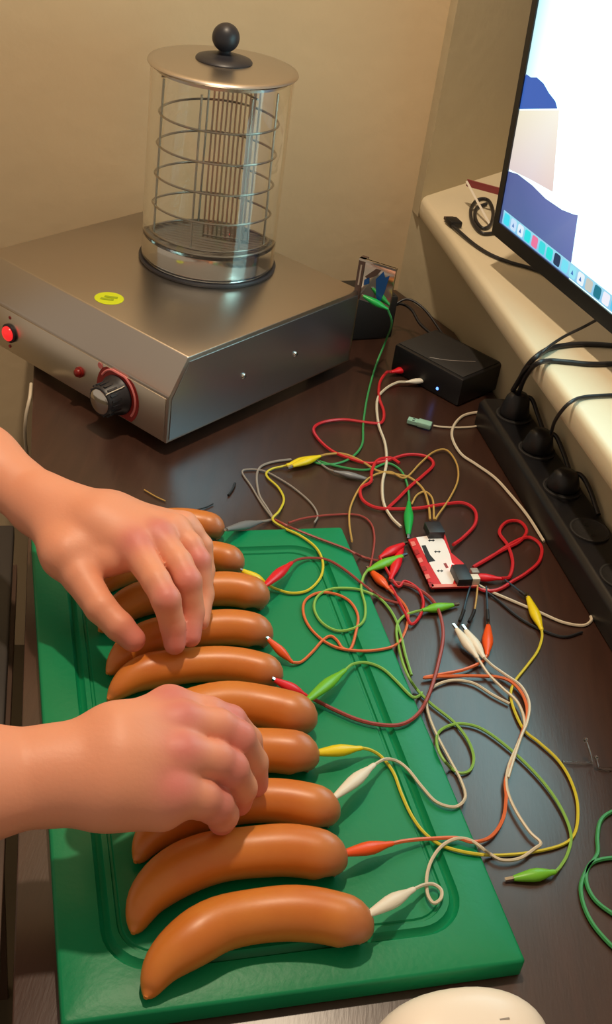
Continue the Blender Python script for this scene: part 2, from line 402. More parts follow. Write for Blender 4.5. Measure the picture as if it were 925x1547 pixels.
for a, b in ((.03, .03), (.03, WV-.05), (WU-.03, .03), (WU-.03, WV-.05)):
    g = G(); g.lathe([(.011, 0), (.012, .004), (.013, WB+.001)], wp(a, b, 0), n=16); g.build('foot', M['blackmat'], wr)
# things on the front panel; helper: pixel -> point on the panel plane
fn = -wu
def fp(px, py, out=.0): return onplane(px, py, wp(WS-.0012, 0, 0), wu)+fn*out
def disc(c, r, h, m, name, parent, n=28, ax=fn, rb=None):
    g = G(); g.lathe([(r, 0), (r, h*.8), (r*.92, h)] if rb is None else [(rb, 0), (r, h)], c, ax, n); return g.build(name, m, parent)
kc = fp(178, 596)
# red dial print behind the knob: a rounded patch with a pink arc and dot
pt = [fp(152, 552, .0003), fp(148, 605, .0003), fp(166, 640, .0003), fp(205, 640, .0003), fp(214, 603, .0003), fp(200, 572, .0003)]
ctr = sum(pt)/6; g = G()
ang = lambda a, r, o: kc+wv*r*math.cos(a)+Zv*r*math.sin(a)+fn*o
out = [ang(2*math.pi*k/32, .036, .0002) for k in range(32)]
out = [q if (q-kc)@Zv < .030 else q for q in out]
lim = lambda q: q*[1, 1, 0]+Zv*min(max(q[2], WB+.003), .0735)
g.extrude([lim(q) for q in out], fn*.0003); dial = g.build('dial_plate', M['red_panel'], wr)
g = G(); g.tube([ang(a, .0275, .0006) for a in np.linspace(rad(250), rad(-250+360-210+30), 3)], .0001) if False else None
A = np.linspace(rad(250), rad(20), 28) if (wv@RT) > 0 else np.linspace(rad(-70), rad(120), 28)
g = G(); g.tube([lim(ang(a, .0305, .0006)) for a in np.linspace(rad(215), rad(30)-0, 28)][:: 1], .0016, 6); g.build('dial_scale', M['pink_print'], dial)
g = G(); dq = lim(ang(rad(40), .034, .0004)); g.lathe([(.0042, 0), (.004, .0004)], fp(152, 552, .0005), fn, 14); g.build('dial_mark', M['pink_print'], dial)
g = G(); g.lathe([(.0245, .0005), (.0245, .004), (.0210, .007), (.0185, .026), (.0172, .028), (.0152, .0282)], kc, fn, 36)
for k in range(18):
    a = 2*math.pi*k/18; rdir = wv*math.cos(a)+Zv*math.sin(a); td = -wv*math.sin(a)+Zv*math.cos(a)
    g.cbox(kc+rdir*.0193+fn*.0165, rdir*.0011, td*.0013, fn*.0085)
kn = g.build('control_knob', M['knob'], wr)
g = G(); g.lathe([(.0152, 0), (.0152, .0008), (.0142, .0014), (1e-6, .0015)], kc+fn*.028, fn, 28); g.build('knob_cap', M['chrome'], kn)
pa = rad(140)
g = G(); g.tube([ang(rad(128), .0172, .0284), ang(rad(128), .0200, .0265), ang(rad(128), .0222, .0075), ang(rad(128), .0250, .0045)], .0007, 5); g.build('pointer_line', M['white'], kn)
# lamps
for px, py, r, m, lab in ((15, 503, .0095, M['red_led'], 'lit red rocker switch'), (121, 562, .0052, M['red_dim'], 'unlit dark red pilot lamp')):
    c = fp(px, py); g = G(); g.lathe([(r*1.3, 0), (r*1.3, .0025), (r*1.12, .003)], c, fn, 24); bz = g.build('lamp_bezel', M['knob'] if r > .006 else M['red_dim'], wr)
    g = G(); g.lathe([(r, .001), (r, .005), (r*.85, .0065), (r*.4, .0075), (1e-6, .0078)], c, fn, 24); o = g.build('switch_lens' if r > .006 else 'lamp_lens', m, bz); o['label'] = lab
for k in range(2):
    g = G(); g.lathe([(.0022, 0), (.0022, .0003)], fp(15, 480+k*43, .0002), fn, 10); g.build('printed_mark', M['red_panel'], wr)
# screws on the side
for px, py in ((368, 568), (446, 535)):
    c = onplane(px, py, wp(0, -.0012, 0), wv); g = G(); g.lathe([(.0040, 0), (.0040, .0008), (.0030, .0022), (1e-6, .0026)], c, -wv, 14); s = g.build('screw', M['chrome'], wr)
    g = G(); g.cbox(c-wv*.0026, wu*.0022, wv*.0003, Zv*.0004); g.build('screw_slot', M['knob'], s)
# sticker
sc_ = at(165, 451, WZ); g = G(); su = (at(187, 454, WZ)-at(143, 448, WZ))/2; su_n = su/np.linalg.norm(su); sv_ = np.array([-su_n[1], su_n[0], 0])
hh_ = abs((at(165, 442, WZ)-at(165, 461, WZ))/2@sv_)
g.extrude([sc_+su*math.cos(a)+sv_*hh_*math.sin(a)+Zv*.0001 for a in np.linspace(0, 2*math.pi, 33)[:-1]], Zv*.0003); stk = g.build('oval_sticker', M['lime'], wr)
g = G()
for dx0, dx1 in ((-.55, .35), (-.35, .55)):
    a = sc_+su*dx0+sv_*hh_*(-.35 if dx0 < -.4 else .05)+Zv*.0005
    g.box(a, su*(dx1-dx0), sv_*hh_*.28, Zv*.0004)
pass
g.build('sticker_print', M['lime_dark'], stk)
# upright socket plate at the far right corner
b0 = at(536, 437, WZ); pd = (at(592, 455, WZ)-b0); pd = pd/np.linalg.norm(pd)
dpt = np.array([-pd[1], pd[0], 0]); PW, PH = .052, .056
pl0 = b0-Zv*.012
g = G(); g.box(pl0, pd*PW, dpt*.004, Zv*PH)
br = g.build('socket_plate', M['chrome'], wr, bevel=.0008)
g = G(); g.box(pl0-dpt*.001+Zv*.001, pd*.0085, dpt*.012, Zv*(PH-.001)); fr = g.build('dark_side_frame', M['grille'], br)
g = G(); g.box(pl0-dpt*.0016+pd*.0035+Zv*.02, pd*.0022, dpt*.0006, Zv*(PH-.028)); g.build('slot', M['steel'], br)
g = G(); g.box(pl0-dpt*.0012+Zv*(PH-.003), pd*PW, dpt*.006, Zv*.003); g.build('top_rim', M['chrome'], br)
def plq(a, b): return pl0+pd*PW*a+Zv*PH*b-dpt*.0004
g = G(); g.extrude([plq(.52, .62), plq(.60, .22), plq(.70, .02), plq(.80, .35), plq(.86, .80), plq(.75, .72), plq(.68, .85)], -dpt*.0003); g.build('blue_reflection_band', M['blue_refl'], br)  # painted blue reflection in the polished plate
g = G(); g.extrude([plq(.22, .38), plq(.36, .46), plq(.34, .62), plq(.22, .52)], -dpt*.0003); g.build('blue_reflection_mark', M['blue_refl'], br)  # smaller painted reflection, no print on the plate
g = G(); g.extrude([plq(.22, .60), plq(.48, .86), plq(.62, .86), plq(.52, .70), plq(.30, .56)], -dpt*.0003); g.build('dark_mark', M['grille'], br)

# heater plate, glass jar, grate, rack, lid
JC = np.array([-.1796, 1.4392, 0]); JR, JH = .0872, .2400
g = G(); g.lathe([(.0895, 0), (.0905, .003), (.0890, .005), (1e-6, .0052)], JC+Zv*(WZ+.0002), n=64)
g.build('heating_plate', M['knob'], wr)  # its black rim also paints in the shadow ring round the jar foot
JZ = WZ+.0056
jar = thing('glass_jar', 'tall clear glass cylinder standing on the steel warmer', 'jar', JC+Zv*JZ)
g = G(); t = .0028
g.lathe([(JR, .002), (JR, JH-.001), (JR-t/2, JH), (JR-t, JH-.001), (JR-t, .002), (JR-t/2, .0), (JR, .002)], JC+Zv*JZ, n=96)
# closed ring: drop the caps added by lathe
g.f = [q for q in g.f if len(q) == 4]; g.build('glass_wall', M['glass'], jar)
pan = thing('drip_pan', 'shallow polished steel pan inside the foot of the glass jar', 'pan', JC+Zv*JZ)
g = G(); g.lathe([(1e-6, .0005), (JR-.0048, .0005), (JR-.0042, .0015), (JR-.0042, .029), (JR-.0052, .0292), (JR-.0055, .002), (1e-6, .0018)], JC+Zv*JZ, n=72); g.build('bowl', M['chrome'], pan)
gr = thing('round_grate', 'round wire grate of parallel rods at the bottom of the jar', 'grate', JC+Zv*(JZ+.03))
GZ = JZ+.0335; GRr = JR-.008
g = G(); g.tube([JC+dirv(a)*GRr+Zv*GZ for a in np.linspace(0, 360, 49)[:-1]], .0020, 6, True); g.build('rim', M['wire'], gr)
gd = (at(395, 385, GZ)-at(225, 350, GZ)); gd[2] = 0; gd /= np.linalg.norm(gd); gp = np.array([-gd[1], gd[0], 0])
for k in range(-6, 7):
    y = k*GRr/6.6; hl = math.sqrt(max(GRr**2-y*y, 0)); g = G(); g.tube([JC+gp*y-gd*hl+Zv*GZ, JC+gp*y+gd*hl+Zv*GZ], .0024, 6); g.build('rod', M['wire'], gr)
g = G(); g.tube([JC-gp*GRr+Zv*(GZ-.0025), JC+gp*GRr+Zv*(GZ-.0025)], .0013, 5); g.build('cross_bar', M['wire'], gr)
rk = thing('wire_rack', 'upright wire sausage rack with rings standing in the jar', 'rack', JC+Zv*(JZ+.023))
RR = .073; RZ0 = JZ+.0365; ringz = [RZ0+.002, RZ0+.037, RZ0+.074, RZ0+.111, RZ0+.148]
toC = np.arctan2(-JC[1], -JC[0])
for z in ringz:
    g = G(); g.tube([JC+dirv(a)*RR+Zv*z for a in np.linspace(0, 360, 49)[:-1]], .0014, 6, True); g.build('ring', M['wire'], rk)
for az in [math.degrees(math.atan2(q[1], q[0])) for q in (at(235, 346, RZ0)-JC, at(278, 384, RZ0)-JC, at(368, 385, RZ0)-JC, at(402, 367, RZ0)-JC)]+[60, 110]:
    g = G(); g.tube([JC+dirv(az)*(RR-.002)+Zv*RZ0, JC+dirv(az)*(RR-.002)+Zv*(RZ0+.188)], .0015, 6); g.build('post', M['wire'], rk)
q0 = at(308, 345, RZ0); q1 = at(372, 356, RZ0)
g = G(); g.tube([q0+Zv*.184, q1+Zv*.184], .0015, 6); g.build('divider_bar', M['wire'], rk)
g = G(); g.tube([q0+Zv*.003, q1+Zv*.003], .0015, 6); g.build('divider_bar', M['wire'], rk)
for k in range(11):
    q = q0+(q1-q0)*k/10; g = G(); g.tube([q, q+Zv*(.188 if k % 2 else .186)], .0013, 5); g.build('divider_rod', M['wire'], rk)
g = G(); zt = RZ0+.188
g.tube([JC+dirv(-47)*RR+Zv*zt, JC+dirv(133)*RR+Zv*zt], .0012, 6); g.tube([JC+dirv(13)*RR+Zv*zt, JC+dirv(193)*RR+Zv*zt], .0012, 6); g.build('top_brace', M['wire'], rk)
lid = thing('jar_lid', 'round steel lid with a black ball knob on the glass jar', 'lid', JC+Zv*(JZ+JH))
g = G(); g.lathe([(JR-.007, -.006), (JR-.0065, .0005), (.0905, .0005), (.0915, .002), (.090, .0042), (.083, .0052), (.055, .0072), (.030, .0095), (1e-6, .0098)], JC+Zv*(JZ+JH), n=96); g.build('lid_disc', M['steel'], lid)
LZ = JZ+JH+.0085
g = G(); g.lathe([(.034, .0), (.0345, .0015), (.033, .0035), (.022, .0065), (.010, .009), (.0065, .012), (.0065, .02)], JC+Zv*LZ, n=48); kb = g.build('knob_base', M['knob'], lid)
g = G(); g.ball(JC+Zv*(LZ+.027), .0165, 36, 18); g.build('ball_knob', M['knob'], lid)

# ------------------------------------------------------------------ monitor
mon_p = at(745, 352, .208); MD = dirv(115-180); mn = dirv(205); th = rad(3.2)
MU = Zv*math.cos(th)+mn*math.sin(th); mN = np.cross(MD, MU); mN = mN if mN@mn > 0 else -mN
mon = thing('monitor', 'black framed computer monitor showing a desert picture with white window', 'monitor', mon_p+MD*.27-mN*.05-Zv*(.208-SZ1))
MW, MH = .58, .35; bz_l, bz_b = .0118, .0193
g = G()
g.box(mon_p-mN*.028, MD*MW, mN*.026, MU*MH); body = g.build('casing', M['black'], mon, bevel=.002)
def bez(o, a, b): g.box(o-mN*.002, a, mN*.004, b)
for o_, a_, b_ in ((mon_p, MD*MW, MU*bz_b), (mon_p+MU*bz_b, MD*bz_l, MU*(MH-bz_b-bz_l)), (mon_p+MU*(MH-bz_l), MD*MW, MU*bz_l), (mon_p+MU*bz_b+MD*(MW-bz_l), MD*bz_l, MU*(MH-bz_b-bz_l))):
    g = G(); g.box(o_-mN*.002, a_, mN*.0042, b_); g.build('bezel', M['black'], mon)
so_ = mon_p+MD*bz_l+MU*bz_b; SWd, SHt = MW-2*bz_l, MH-bz_b-bz_l
def st(px, py):
    q = onplane(px, py, so_, mN)-so_; return (q@MD, q@MU)
def screen_poly(name, pts, cols, parent, lvl):
    """flat picture on the screen, pts in metres from its lower left corner"""
    g = G(); g.add([so_+MD*a+MU*b+mN*(.0002+.00012*lvl) for a, b in pts], [tuple(range(len(pts)))], True)
    o = g.build(name, M['screen'], parent)
    me = o.data; ca = me.color_attributes.new('Col', 'FLOAT_COLOR', 'CORNER')
    if (me.polygons[0].normal @ Vector(tuple(mN))) < 0: me.flip_normals()
    for li, lp in enumerate(me.loops):
        c = cols[lp.vertex_index] if isinstance(cols[0], tuple) else cols
        k_ = (2.2, 4.1, 4.3) if min(c[:3]) >= 246 else (1., 1., 1.); ca.data[li].color = tuple(q*k for q, k in zip(srgb(*c[:3]), k_))+(1,)
    return o
cl = lambda p: (min(max(p[0], 0), SWd), min(max(p[1], 0), SHt))
bgd = screen_poly('display', [(0, 0), (SWd, 0), (SWd, SHt), (0, SHt)], [(236, 226, 214), (250, 250, 250), (250, 255, 255), (246, 255, 255)], mon, 0)
tw = screen_poly('picture_sky', [cl(st(*q)) for q in ((786, 162), (925, 164), (925, -160), (810, -160))], [(214, 246, 250), (248, 255, 255), (248, 255, 255), (190, 244, 250)], bgd, 1)
screen_poly('picture_hill', [cl(st(*q)) for q in ((781, 162), (843, 164), (840, 153), (830, 140), (822, 126), (812, 117), (803, 117), (796, 112), (789, 112))], (52, 96, 182), bgd, 2)
screen_poly('picture_sand', [cl(st(*q)) for q in ((781, 164), (846, 166), (836, 290), (800, 270), (762, 250))], [(240, 232, 206), (250, 246, 230), (232, 210, 204), (226, 212, 214), (224, 208, 206)], bgd, 2)
screen_poly('picture_dune', [cl(st(*q)) for q in ((764, 255), (783, 263), (805, 280), (825, 300), (850, 317), (868, 324), (874, 325))]+[(st(874, 360)[0], 0), (st(874, 360)[0]*.5, 0), (0, 0)], [(78, 92, 150), (84, 100, 158), (92, 108, 168), (98, 112, 172), (104, 118, 178), (112, 126, 184), (118, 130, 186), (96, 112, 172), (84, 108, 158), (80, 100, 150)], bgd, 2)
dk_a, dk_b = st(766, 330), st(764, 350)
d0 = .0012; dh = .0177
screen_poly('dock_bar', [(.006, d0), (.48, d0), (.48, d0+dh), (.006, d0+dh)], [(130, 200, 236), (150, 200, 236), (170, 215, 240), (150, 220, 240)], bgd, 3)
dcols = [(60, 220, 240), (200, 225, 250), (225, 240, 250), (40, 225, 225), (235, 120, 160), (60, 220, 225), (40, 225, 215), (40, 60, 90), (120, 225, 245), (150, 230, 245), (235, 245, 250), (200, 200, 190), (30, 120, 140), (240, 240, 250), (90, 200, 240), (250, 210, 120), (120, 130, 240), (60, 200, 120)]
for k, c in enumerate(dcols):
    x = .0097+k*.018; s_ = .0142; r_ = .003; pts = []
    for cx_, cy_, a0 in ((x+s_-r_, d0+.0017+r_, -90), (x+s_-r_, d0+.0017+s_-r_, 0), (x+r_, d0+.0017+s_-r_, 90), (x+r_, d0+.0017+r_, 180)):
        for j in range(4): a = rad(a0+30*j); pts.append((cx_+r_*math.cos(a), cy_+r_*math.sin(a)))
    screen_poly('dock_icon', pts, c, bgd, 4)
    if k in (1, 2, 9, 10): screen_poly('icon_mark', [(x+.004, d0+.006), (x+.0095, d0+.006), (x+.0068, d0+.0115)], (70, 120, 190), bgd, 5)
screen_poly('white_window', [cl(st(*q)) for q in ((868, 400), (880, 325), (837, 290), (841, 172), (1400, 100), (1400, 700))], (255, 255, 255), bgd, 3) if False else None
# white window: its left border is a true vertical of the screen
xw = st(874, 360)[0]
screen_poly('white_window', [(xw, d0+dh+.008), (SWd, d0+dh+.008), (SWd, SHt-.02), (xw, SHt-.02)], (255, 255, 255), bgd, 3)
g = G(); g.cbox(mon_p+MD*.38-mN*.068+MU*.15, MD*.03, mN*.040, MU*.03); stn = g.build('stand_mount', M['black'], mon)
base_c = mon_p+MD*.38-mN*.11; base_c[2] = SZ1
g = G(); g.box(base_c-MD*.022-mN*.012, MD*.044, mN*.02, Zv*.20); g.build('stand_neck', M['black'], mon, bevel=.003)
g = G(); g.box(base_c-MD*.10-mN*.09, MD*.20, mN*.13, Zv*.008); g.build('stand_base', M['black'], mon, bevel=.003)

# ------------------------------------------------------------------ wires and clip leads
def path(pts, n=6, r=.0016, dz=0.):
    q = np.array([(p[0], p[1], p[2] if len(p) > 2 else 0.) for p in pts], float)
    d = catmull(q, n); out = []
    for i, (px, py, l) in enumerate(d): out.append(place(px, py, r+.0004+dz+max(l, 0)))
    return np.array(out)
def clip(parent, jaw, wire_end, color, jl=.007, k=1., open_=False):
    """vinyl boot from wire_end to jaw, metal jaw sticking out; both 3d points"""
    a, b = np.array(wire_end), np.array(jaw); ax = b-a; L = np.linalg.norm(ax); ax /= L
    side = np.cross(ax, Zv); side /= np.linalg.norm(side)
    w_ = .0056*k
    pr = [(.0019*k, 0), (.0024*k, L*.05), (.0026*k, L*.12), (w_*.8, L*.28), (w_, L*.42), (w_*.98, L*.56), (w_*.75, L*.76), (w_*.52, L*.93), (w_*.42, L)]
    g = G(); g.lathe(pr, a, ax, 14, .78, side); o = g.build('clip_boot', M[color], parent)
    up = np.cross(side, ax); g = G()
    for s in (-1, 1):
        g.extrude([b-ax*.004+up*s*.0002, b-ax*.004+up*s*.0018, b+ax*jl+up*s*.0010, b+ax*jl+up*s*.0001], side*.0026)
    g.v = [tuple(np.array(p)-side*.0013) if i >= 0 else p for i, p in enumerate(g.v)]
    g.build('jaw', M['chrome'], o); return o
def lead(label, wire_mat, pts, c0=None, c1=None, r=.0014, dz=0., name='clip_lead', cat='wire'):
    """c0/c1 = (jaw px, jaw py, jaw lift, colour, boot wire-end px,py,lift)"""
    full = [tuple(p) for p in pts]
    if c0: full = [(c0[4], c0[5], c0[6])]+full
    if c1: full = full+[(c1[4], c1[5], c1[6])]
    P = path(full, 6, r, dz); mid = P[0]
    root = thing(name, label, cat, (mid[0], mid[1], surf(mid[0], mid[1])), group='alligator clip leads and wires in the tangle' if name == 'clip_lead' else None)
    g = G(); g.tube(P, r, 6); g.build('wire', M[wire_mat], root)
    for c, e in ((c0, P[0]), (c1, P[-1])):
        if c: clip(root, place(c[0], c[1], c[2]), e, c[3], jl=.0025 if c[2] >= .016 else .007, k=(c[7] if len(c) > 7 else 1.))
    return root
H = .028
# from the sausages
lead('grey wire with a long grey clip on the furthest sausage', 'w_grey', [(402, 787, .002), (412, 783), (404, 768), (392, 748), (388, 722), (393, 706), (412, 698), (440, 694)], c0=(342, 800, .018, 'clip_grey', 395, 788, .006))
lead('yellow looped wire from the second furthest sausage to a far yellow clip', 'w_yellow', [(418, 890, .001), (440, 896), (465, 892), (484, 873), (488, 850), (478, 828), (455, 810), (430, 798), (412, 785, .003), (422, 772, .003), (429, 755), (421, 737), (405, 722), (403, 714), (412, 708), (425, 705)], c0=(366, 862, .020, 'clip_yellow', 405, 884, .004), c1=(480, 690, .003, 'clip_yellow', 433, 703, .002), dz=.0006)
lead('brownish red wire with a red clip crossing the yellow clip', 'w_brown', [(452, 845, .004), (470, 843), (495, 846), (520, 860), (545, 880), (562, 893), (580, 905), (605, 912)], c0=(399, 886, .022, 'clip_red', 441, 850, .010), dz=.0012)
lead('orange looped wire with small orange clips at both ends', 'w_orange', [(455, 1000), (472, 985), (488, 967), (500, 961), (510, 968), (518, 979), (530, 980), (538, 955), (541, 930), (528, 908), (505, 897), (480, 896), (461, 908), (459, 928), (470, 950), (492, 970), (520, 981), (560, 983), (597, 975), (612, 955), (617, 930), (610, 912)], c0=(405, 965, .018, 'clip_orange', 442, 1001, .002, .85), c1=(560, 862, .004, 'clip_orange', 588, 890, .002), dz=.0003)
lead('long red wire whose red clip bites the sausage between the hands', 'w_brown', [(475, 1057, .001), (505, 1072), (540, 1087), (575, 1095), (608, 1094), (633, 1077), (650, 1045, .002), (663, 1000, .004), (670, 960, .004), (664, 925, .003), (650, 903), (628, 888), (610, 882), (597, 880)], c0=(415, 1027, .020, 'clip_red', 464, 1052, .003), c1=(608, 826, .003, 'clip_red', 590, 876, .002), r=.0018, dz=.0015)
lead('short light green wire arching from the green clip above the lower hand', 'w_green', [(532, 1004, .006), (548, 1001), (565, 1004), (582, 1013), (600, 1030), (622, 1052), (632, 1052), (638, 1046)], c0=(462, 1060, .022, 'clip_green', 522, 1012, .010))
lead('yellow wire from a yellow clip by the lower hand, sweeping right', 'w_yellow', [(562, 1134, .004), (578, 1145), (595, 1168), (607, 1200), (622, 1232), (640, 1257), (665, 1276), (700, 1287), (745, 1292), (800, 1288), (850, 1276), (870, 1256), (873, 1215), (862, 1178), (843, 1148), (815, 1122), (793, 1104), (778, 1075), (772, 1050), (778, 1030), (795, 1008), (812, 985), (819, 965)], c0=(474, 1138, .018, 'clip_yellow', 547, 1130, .008), c1=(798, 902, .004, 'clip_yellow', 819, 952, .003), dz=.0004)
lead('white wire from a white clip on the sausage beneath the lower hand', 'w_white', [(582, 1147, .006), (600, 1150), (617, 1163), (637, 1188), (660, 1212), (688, 1219), (703, 1205), (697, 1180), (680, 1148), (660, 1110), (648, 1080), (645, 1058), (655, 1038), (683, 1028), (715, 1032), (745, 1050), (770, 1063)], c0=(505, 1205, .026, 'clip_white', 566, 1155, .012), dz=.001)
lead('orange wire from a long orange clip on the second nearest sausage', 'w_orange', [(615, 1270, .004), (650, 1267), (690, 1266), (715, 1272), (742, 1264), (760, 1238), (765, 1205), (764, 1180), (775, 1145), (790, 1105), (797, 1075), (787, 1045), (762, 1025), (715, 1021), (670, 1022), (640, 1024), (665, 1019), (700, 1012), (728, 1000)], c0=(516, 1290, .020, 'clip_orange', 594, 1274, .006), c1=(738, 945, .004, 'clip_orange', 736, 990, .003), r=.0016, dz=.002)
lead('white wire with a curl from a white clip on the nearest sausage', 'w_white', [(640, 1337, .004), (655, 1336), (667, 1345), (666, 1358), (655, 1364), (646, 1350), (645, 1325), (652, 1300), (668, 1278), (690, 1267), (712, 1270), (735, 1286), (757, 1299), (785, 1297), (808, 1282), (817, 1273), (800, 1256), (778, 1222), (766, 1190), (768, 1160), (782, 1125), (793, 1095), (783, 1062), (760, 1040), (738, 1018)], c0=(556, 1382, .026, 'clip_white', 626, 1343, .008), c1=(690, 950, .012, 'clip_white', 722, 994, .003), dz=.0028)
lead('white wire with the right one of two side by side white clips', 'w_white', [(742, 1002), (765, 1020), (788, 1037), (800, 1062), (797, 1090), (788, 1112), (777, 1145), (768, 1175)], c1=(704, 952, .012, 'clip_white', 732, 994, .003), dz=.0036) if False else \
lead('white wire with the right one of two side by side white clips', 'w_white', [(745, 1006), (765, 1020), (788, 1037), (800, 1062), (797, 1090), (788, 1112), (777, 1145), (768, 1175)], c0=(704, 952, .012, 'clip_white', 732, 994, .003), dz=.0036)
lead('light green wire doubling beside the board to a green clip at its right edge', 'w_green', [(625, 925), (610, 931), (600, 945), (601, 970), (610, 1005), (625, 1035), (650, 1062), (685, 1090), (707, 1118), (716, 1145), (710, 1164), (692, 1167), (672, 1150), (661, 1128), (662, 1108), (680, 1096), (705, 1094), (735, 1105), (780, 1140), (822, 1183), (850, 1225), (863, 1262), (858, 1290), (848, 1308)], c0=(685, 914, .004, 'clip_green', 638, 922, .003), c1=(776, 1327, .003, 'clip_green', 840, 1317, .003), dz=.0008)
lead('pale green loop on the board with a light green clip by the red board', 'w_green', [(549, 872), (546, 890), (552, 915), (550, 937), (535, 949), (510, 953), (487, 941), (475, 920), (480, 901), (500, 890), (530, 889), (550, 893), (575, 905), (595, 930), (606, 960), (613, 990), (622, 1020)], c0=(608, 840, .006, 'clip_green', 555, 862, .004), dz=.0005)
# the far tangle
lead('deep green wire hanging down from the bright green clip on the warmer', 'w_deep', [(592, 488, .085), (583, 515, .030), (567, 555, .002), (555, 600), (549, 640), (547, 672), (530, 692), (505, 701), (480, 700), (470, 693), (500, 702), (535, 709), (560, 709), (585, 700), (605, 710), (615, 730), (618, 750)], c0=(549, 447, .1215, 'clip_deep', 586, 467, .108), c1=(617, 808, .003, 'clip_deep', 618, 758, .003), dz=.0006)
BRG = bpy.data.objects['clip_lead'] if False else None
lead('yellow wire from the upper one of two far yellow clips to the circuit board', 'w_gold', [(497, 686), (520, 686), (545, 696), (570, 711), (595, 716), (620, 722), (640, 740), (648, 765), (650, 785, .004)], c0=(442, 704, .007, 'clip_yellow', 484, 689, .004), dz=.002)
lead('thin golden wire arching over the tangle to the circuit board', 'w_gold', [(532, 818), (528, 790), (530, 765), (545, 735), (565, 718), (590, 713), (612, 722), (635, 700), (655, 683), (675, 680), (690, 700), (692, 725), (680, 752), (662, 778, .003), (658, 785, .004)], r=.0012, dz=.003)
lead('short golden wire looping beside the dark green clip', 'w_gold', [(622, 762), (630, 748), (643, 743), (654, 755), (656, 785, .005)], r=.0012, dz=.002)
lead('thick red wire with a red clip beside the black box', 'w_red', [(584, 563, .003), (574, 578), (573, 600), (580, 622), (577, 638), (560, 639), (520, 634), (488, 638), (474, 648), (482, 664), (503, 682), (530, 693), (556, 700), (580, 697), (615, 687), (645, 690), (655, 702), (640, 718), (620, 735), (600, 755), (586, 768)], c0=(627, 555, .008, 'clip_red', 591, 562, .004, 1.1), r=.002, dz=.001)
lead('thick red wire circling in the middle of the far tangle', 'w_red', [(604, 700), (590, 692), (570, 696), (562, 712), (560, 728), (545, 738), (548, 755), (565, 766), (590, 769), (630, 768), (670, 762), (700, 760), (718, 772), (718, 792), (700, 812), (685, 823, .003)], r=.002, dz=.002)
lead('off white cable with a white sleeve end next to the blue light', 'w_white', [(600, 578, .003), (582, 588), (570, 605), (572, 640), (582, 670), (584, 700), (578, 730), (580, 760), (592, 782), (606, 796)], c0=(650, 574, .010, 'clip_white', 613, 577, .004, .8), r=.0018, dz=.0012)
lead('brownish red wire along the far rim of the board', 'w_brown', [(415, 785, .002), (440, 797, .002), (480, 813), (520, 828), (550, 842), (580, 848), (600, 842)], r=.0014, dz=.0006)
lead('thin dark red wire curving past the board\'s far corner', 'w_brown', [(436, 790, .003), (460, 783, .002), (500, 778), (540, 778), (560, 790), (566, 812), (563, 840), (558, 862)], r=.0012, dz=.0004)
lead('grey thin looping wire on the desk behind the board', 'w_grey', [(412, 783, .003), (395, 760), (380, 735), (366, 713), (380, 709), (400, 712), (420, 722), (445, 738), (470, 760), (480, 778), (475, 790, .003)], r=.0011, dz=.0004)
lead('grey wire end with a silvery grey clip in the tangle', 'w_grey', [(470, 690), (480, 697), (495, 708)], c1=(556, 724, .004, 'clip_grey', 505, 712, .003, .8), r=.0012, dz=.0006)
lead('crimson wire with a second red clip left of the circuit board', 'w_red', [(600, 885), (612, 878), (632, 890), (640, 910), (635, 930), (622, 943), (612, 925), (595, 893), (590, 885)], c0=(610, 822, .006, 'clip_red', 574, 842, .003), c1=None, r=.0016, dz=.002)
lead('red wire bunched right of the circuit board with a flat red clip', 'w_red', [(770, 871), (775, 850), (768, 825), (755, 805), (765, 789), (785, 788), (796, 802), (785, 818), (760, 831), (735, 845), (715, 857), (740, 843), (775, 820), (800, 812), (818, 826), (815, 848), (795, 866), (775, 878), (755, 890), (735, 893), (718, 886)], c0=(703, 871, .006, 'clip_red', 758, 874, .003, .9), r=.002, dz=.001)
lead('off white cable leaving the circuit board toward the power strip', 'w_white', [(716, 880, .004), (740, 893), (775, 908), (815, 925), (850, 940), (880, 945), (893, 938), (893, 931)], r=.0016)
lead('dark cable running from the circuit board under the yellow clip', 'w_black', [(722, 885, .003), (750, 905), (780, 930), (810, 948), (850, 962), (880, 955)], r=.0014)
lead('white cable curling from the black box down to the power strip', 'w_white', [(738, 622), (714, 624), (697, 630), (685, 645), (684, 663), (697, 686), (720, 702), (748, 722), (772, 748), (798, 780), (822, 818)], r=.0018)
lead('deep green wire loops at the right edge near the bottom', 'w_deep', [(960, 1215), (925, 1226), (908, 1240), (903, 1265), (903, 1290), (888, 1312), (878, 1340), (885, 1375), (905, 1408), (940, 1440), (975, 1440), (960, 1400), (925, 1380), (898, 1358), (886, 1330), (893, 1305), (925, 1296), (970, 1298)], r=.0018)
for k, (pts, lab) in enumerate(((((712, 882, .004), (705, 905, .004), (700, 925, .005), (692, 945, .010)), 'leftmost black jumper wire with a black pin under the circuit board'),
                               (((722, 884, .004), (720, 905, .004), (716, 925, .005), (705, 947, .010)), 'middle jumper wire ending at the right white clip'),
                               (((735, 886, .003), (736, 905, .003), (737, 925, .004), (738, 943, .005)), 'black jumper wire ending at the orange clip'),
                               (((762, 875, .003), (775, 885, .003), (788, 895, .003), (797, 902, .004)), 'black jumper wire ending at the yellow clip on the right'))):
    P = path(pts, 6, .0011, .0003); root = thing('jumper_wire', lab, 'wire', (P[0][0], P[0][1], 0), group='jumper wires from the circuit board')
    m = len(P); g = G(); g.tube(P[: int(m*.75)], .0010, 6); g.build('wire', M['w_gold'] if k == 1 else M['w_blue'], root)
    g = G(); g.tube(P[int(m*.62):int(m*.92)], .0018, 8); g.build('pin_housing', M['w_black'], root)
    g = G(); g.tube(P[int(m*.9):], .0006, 5); g.build('pin', M['chrome'], root)
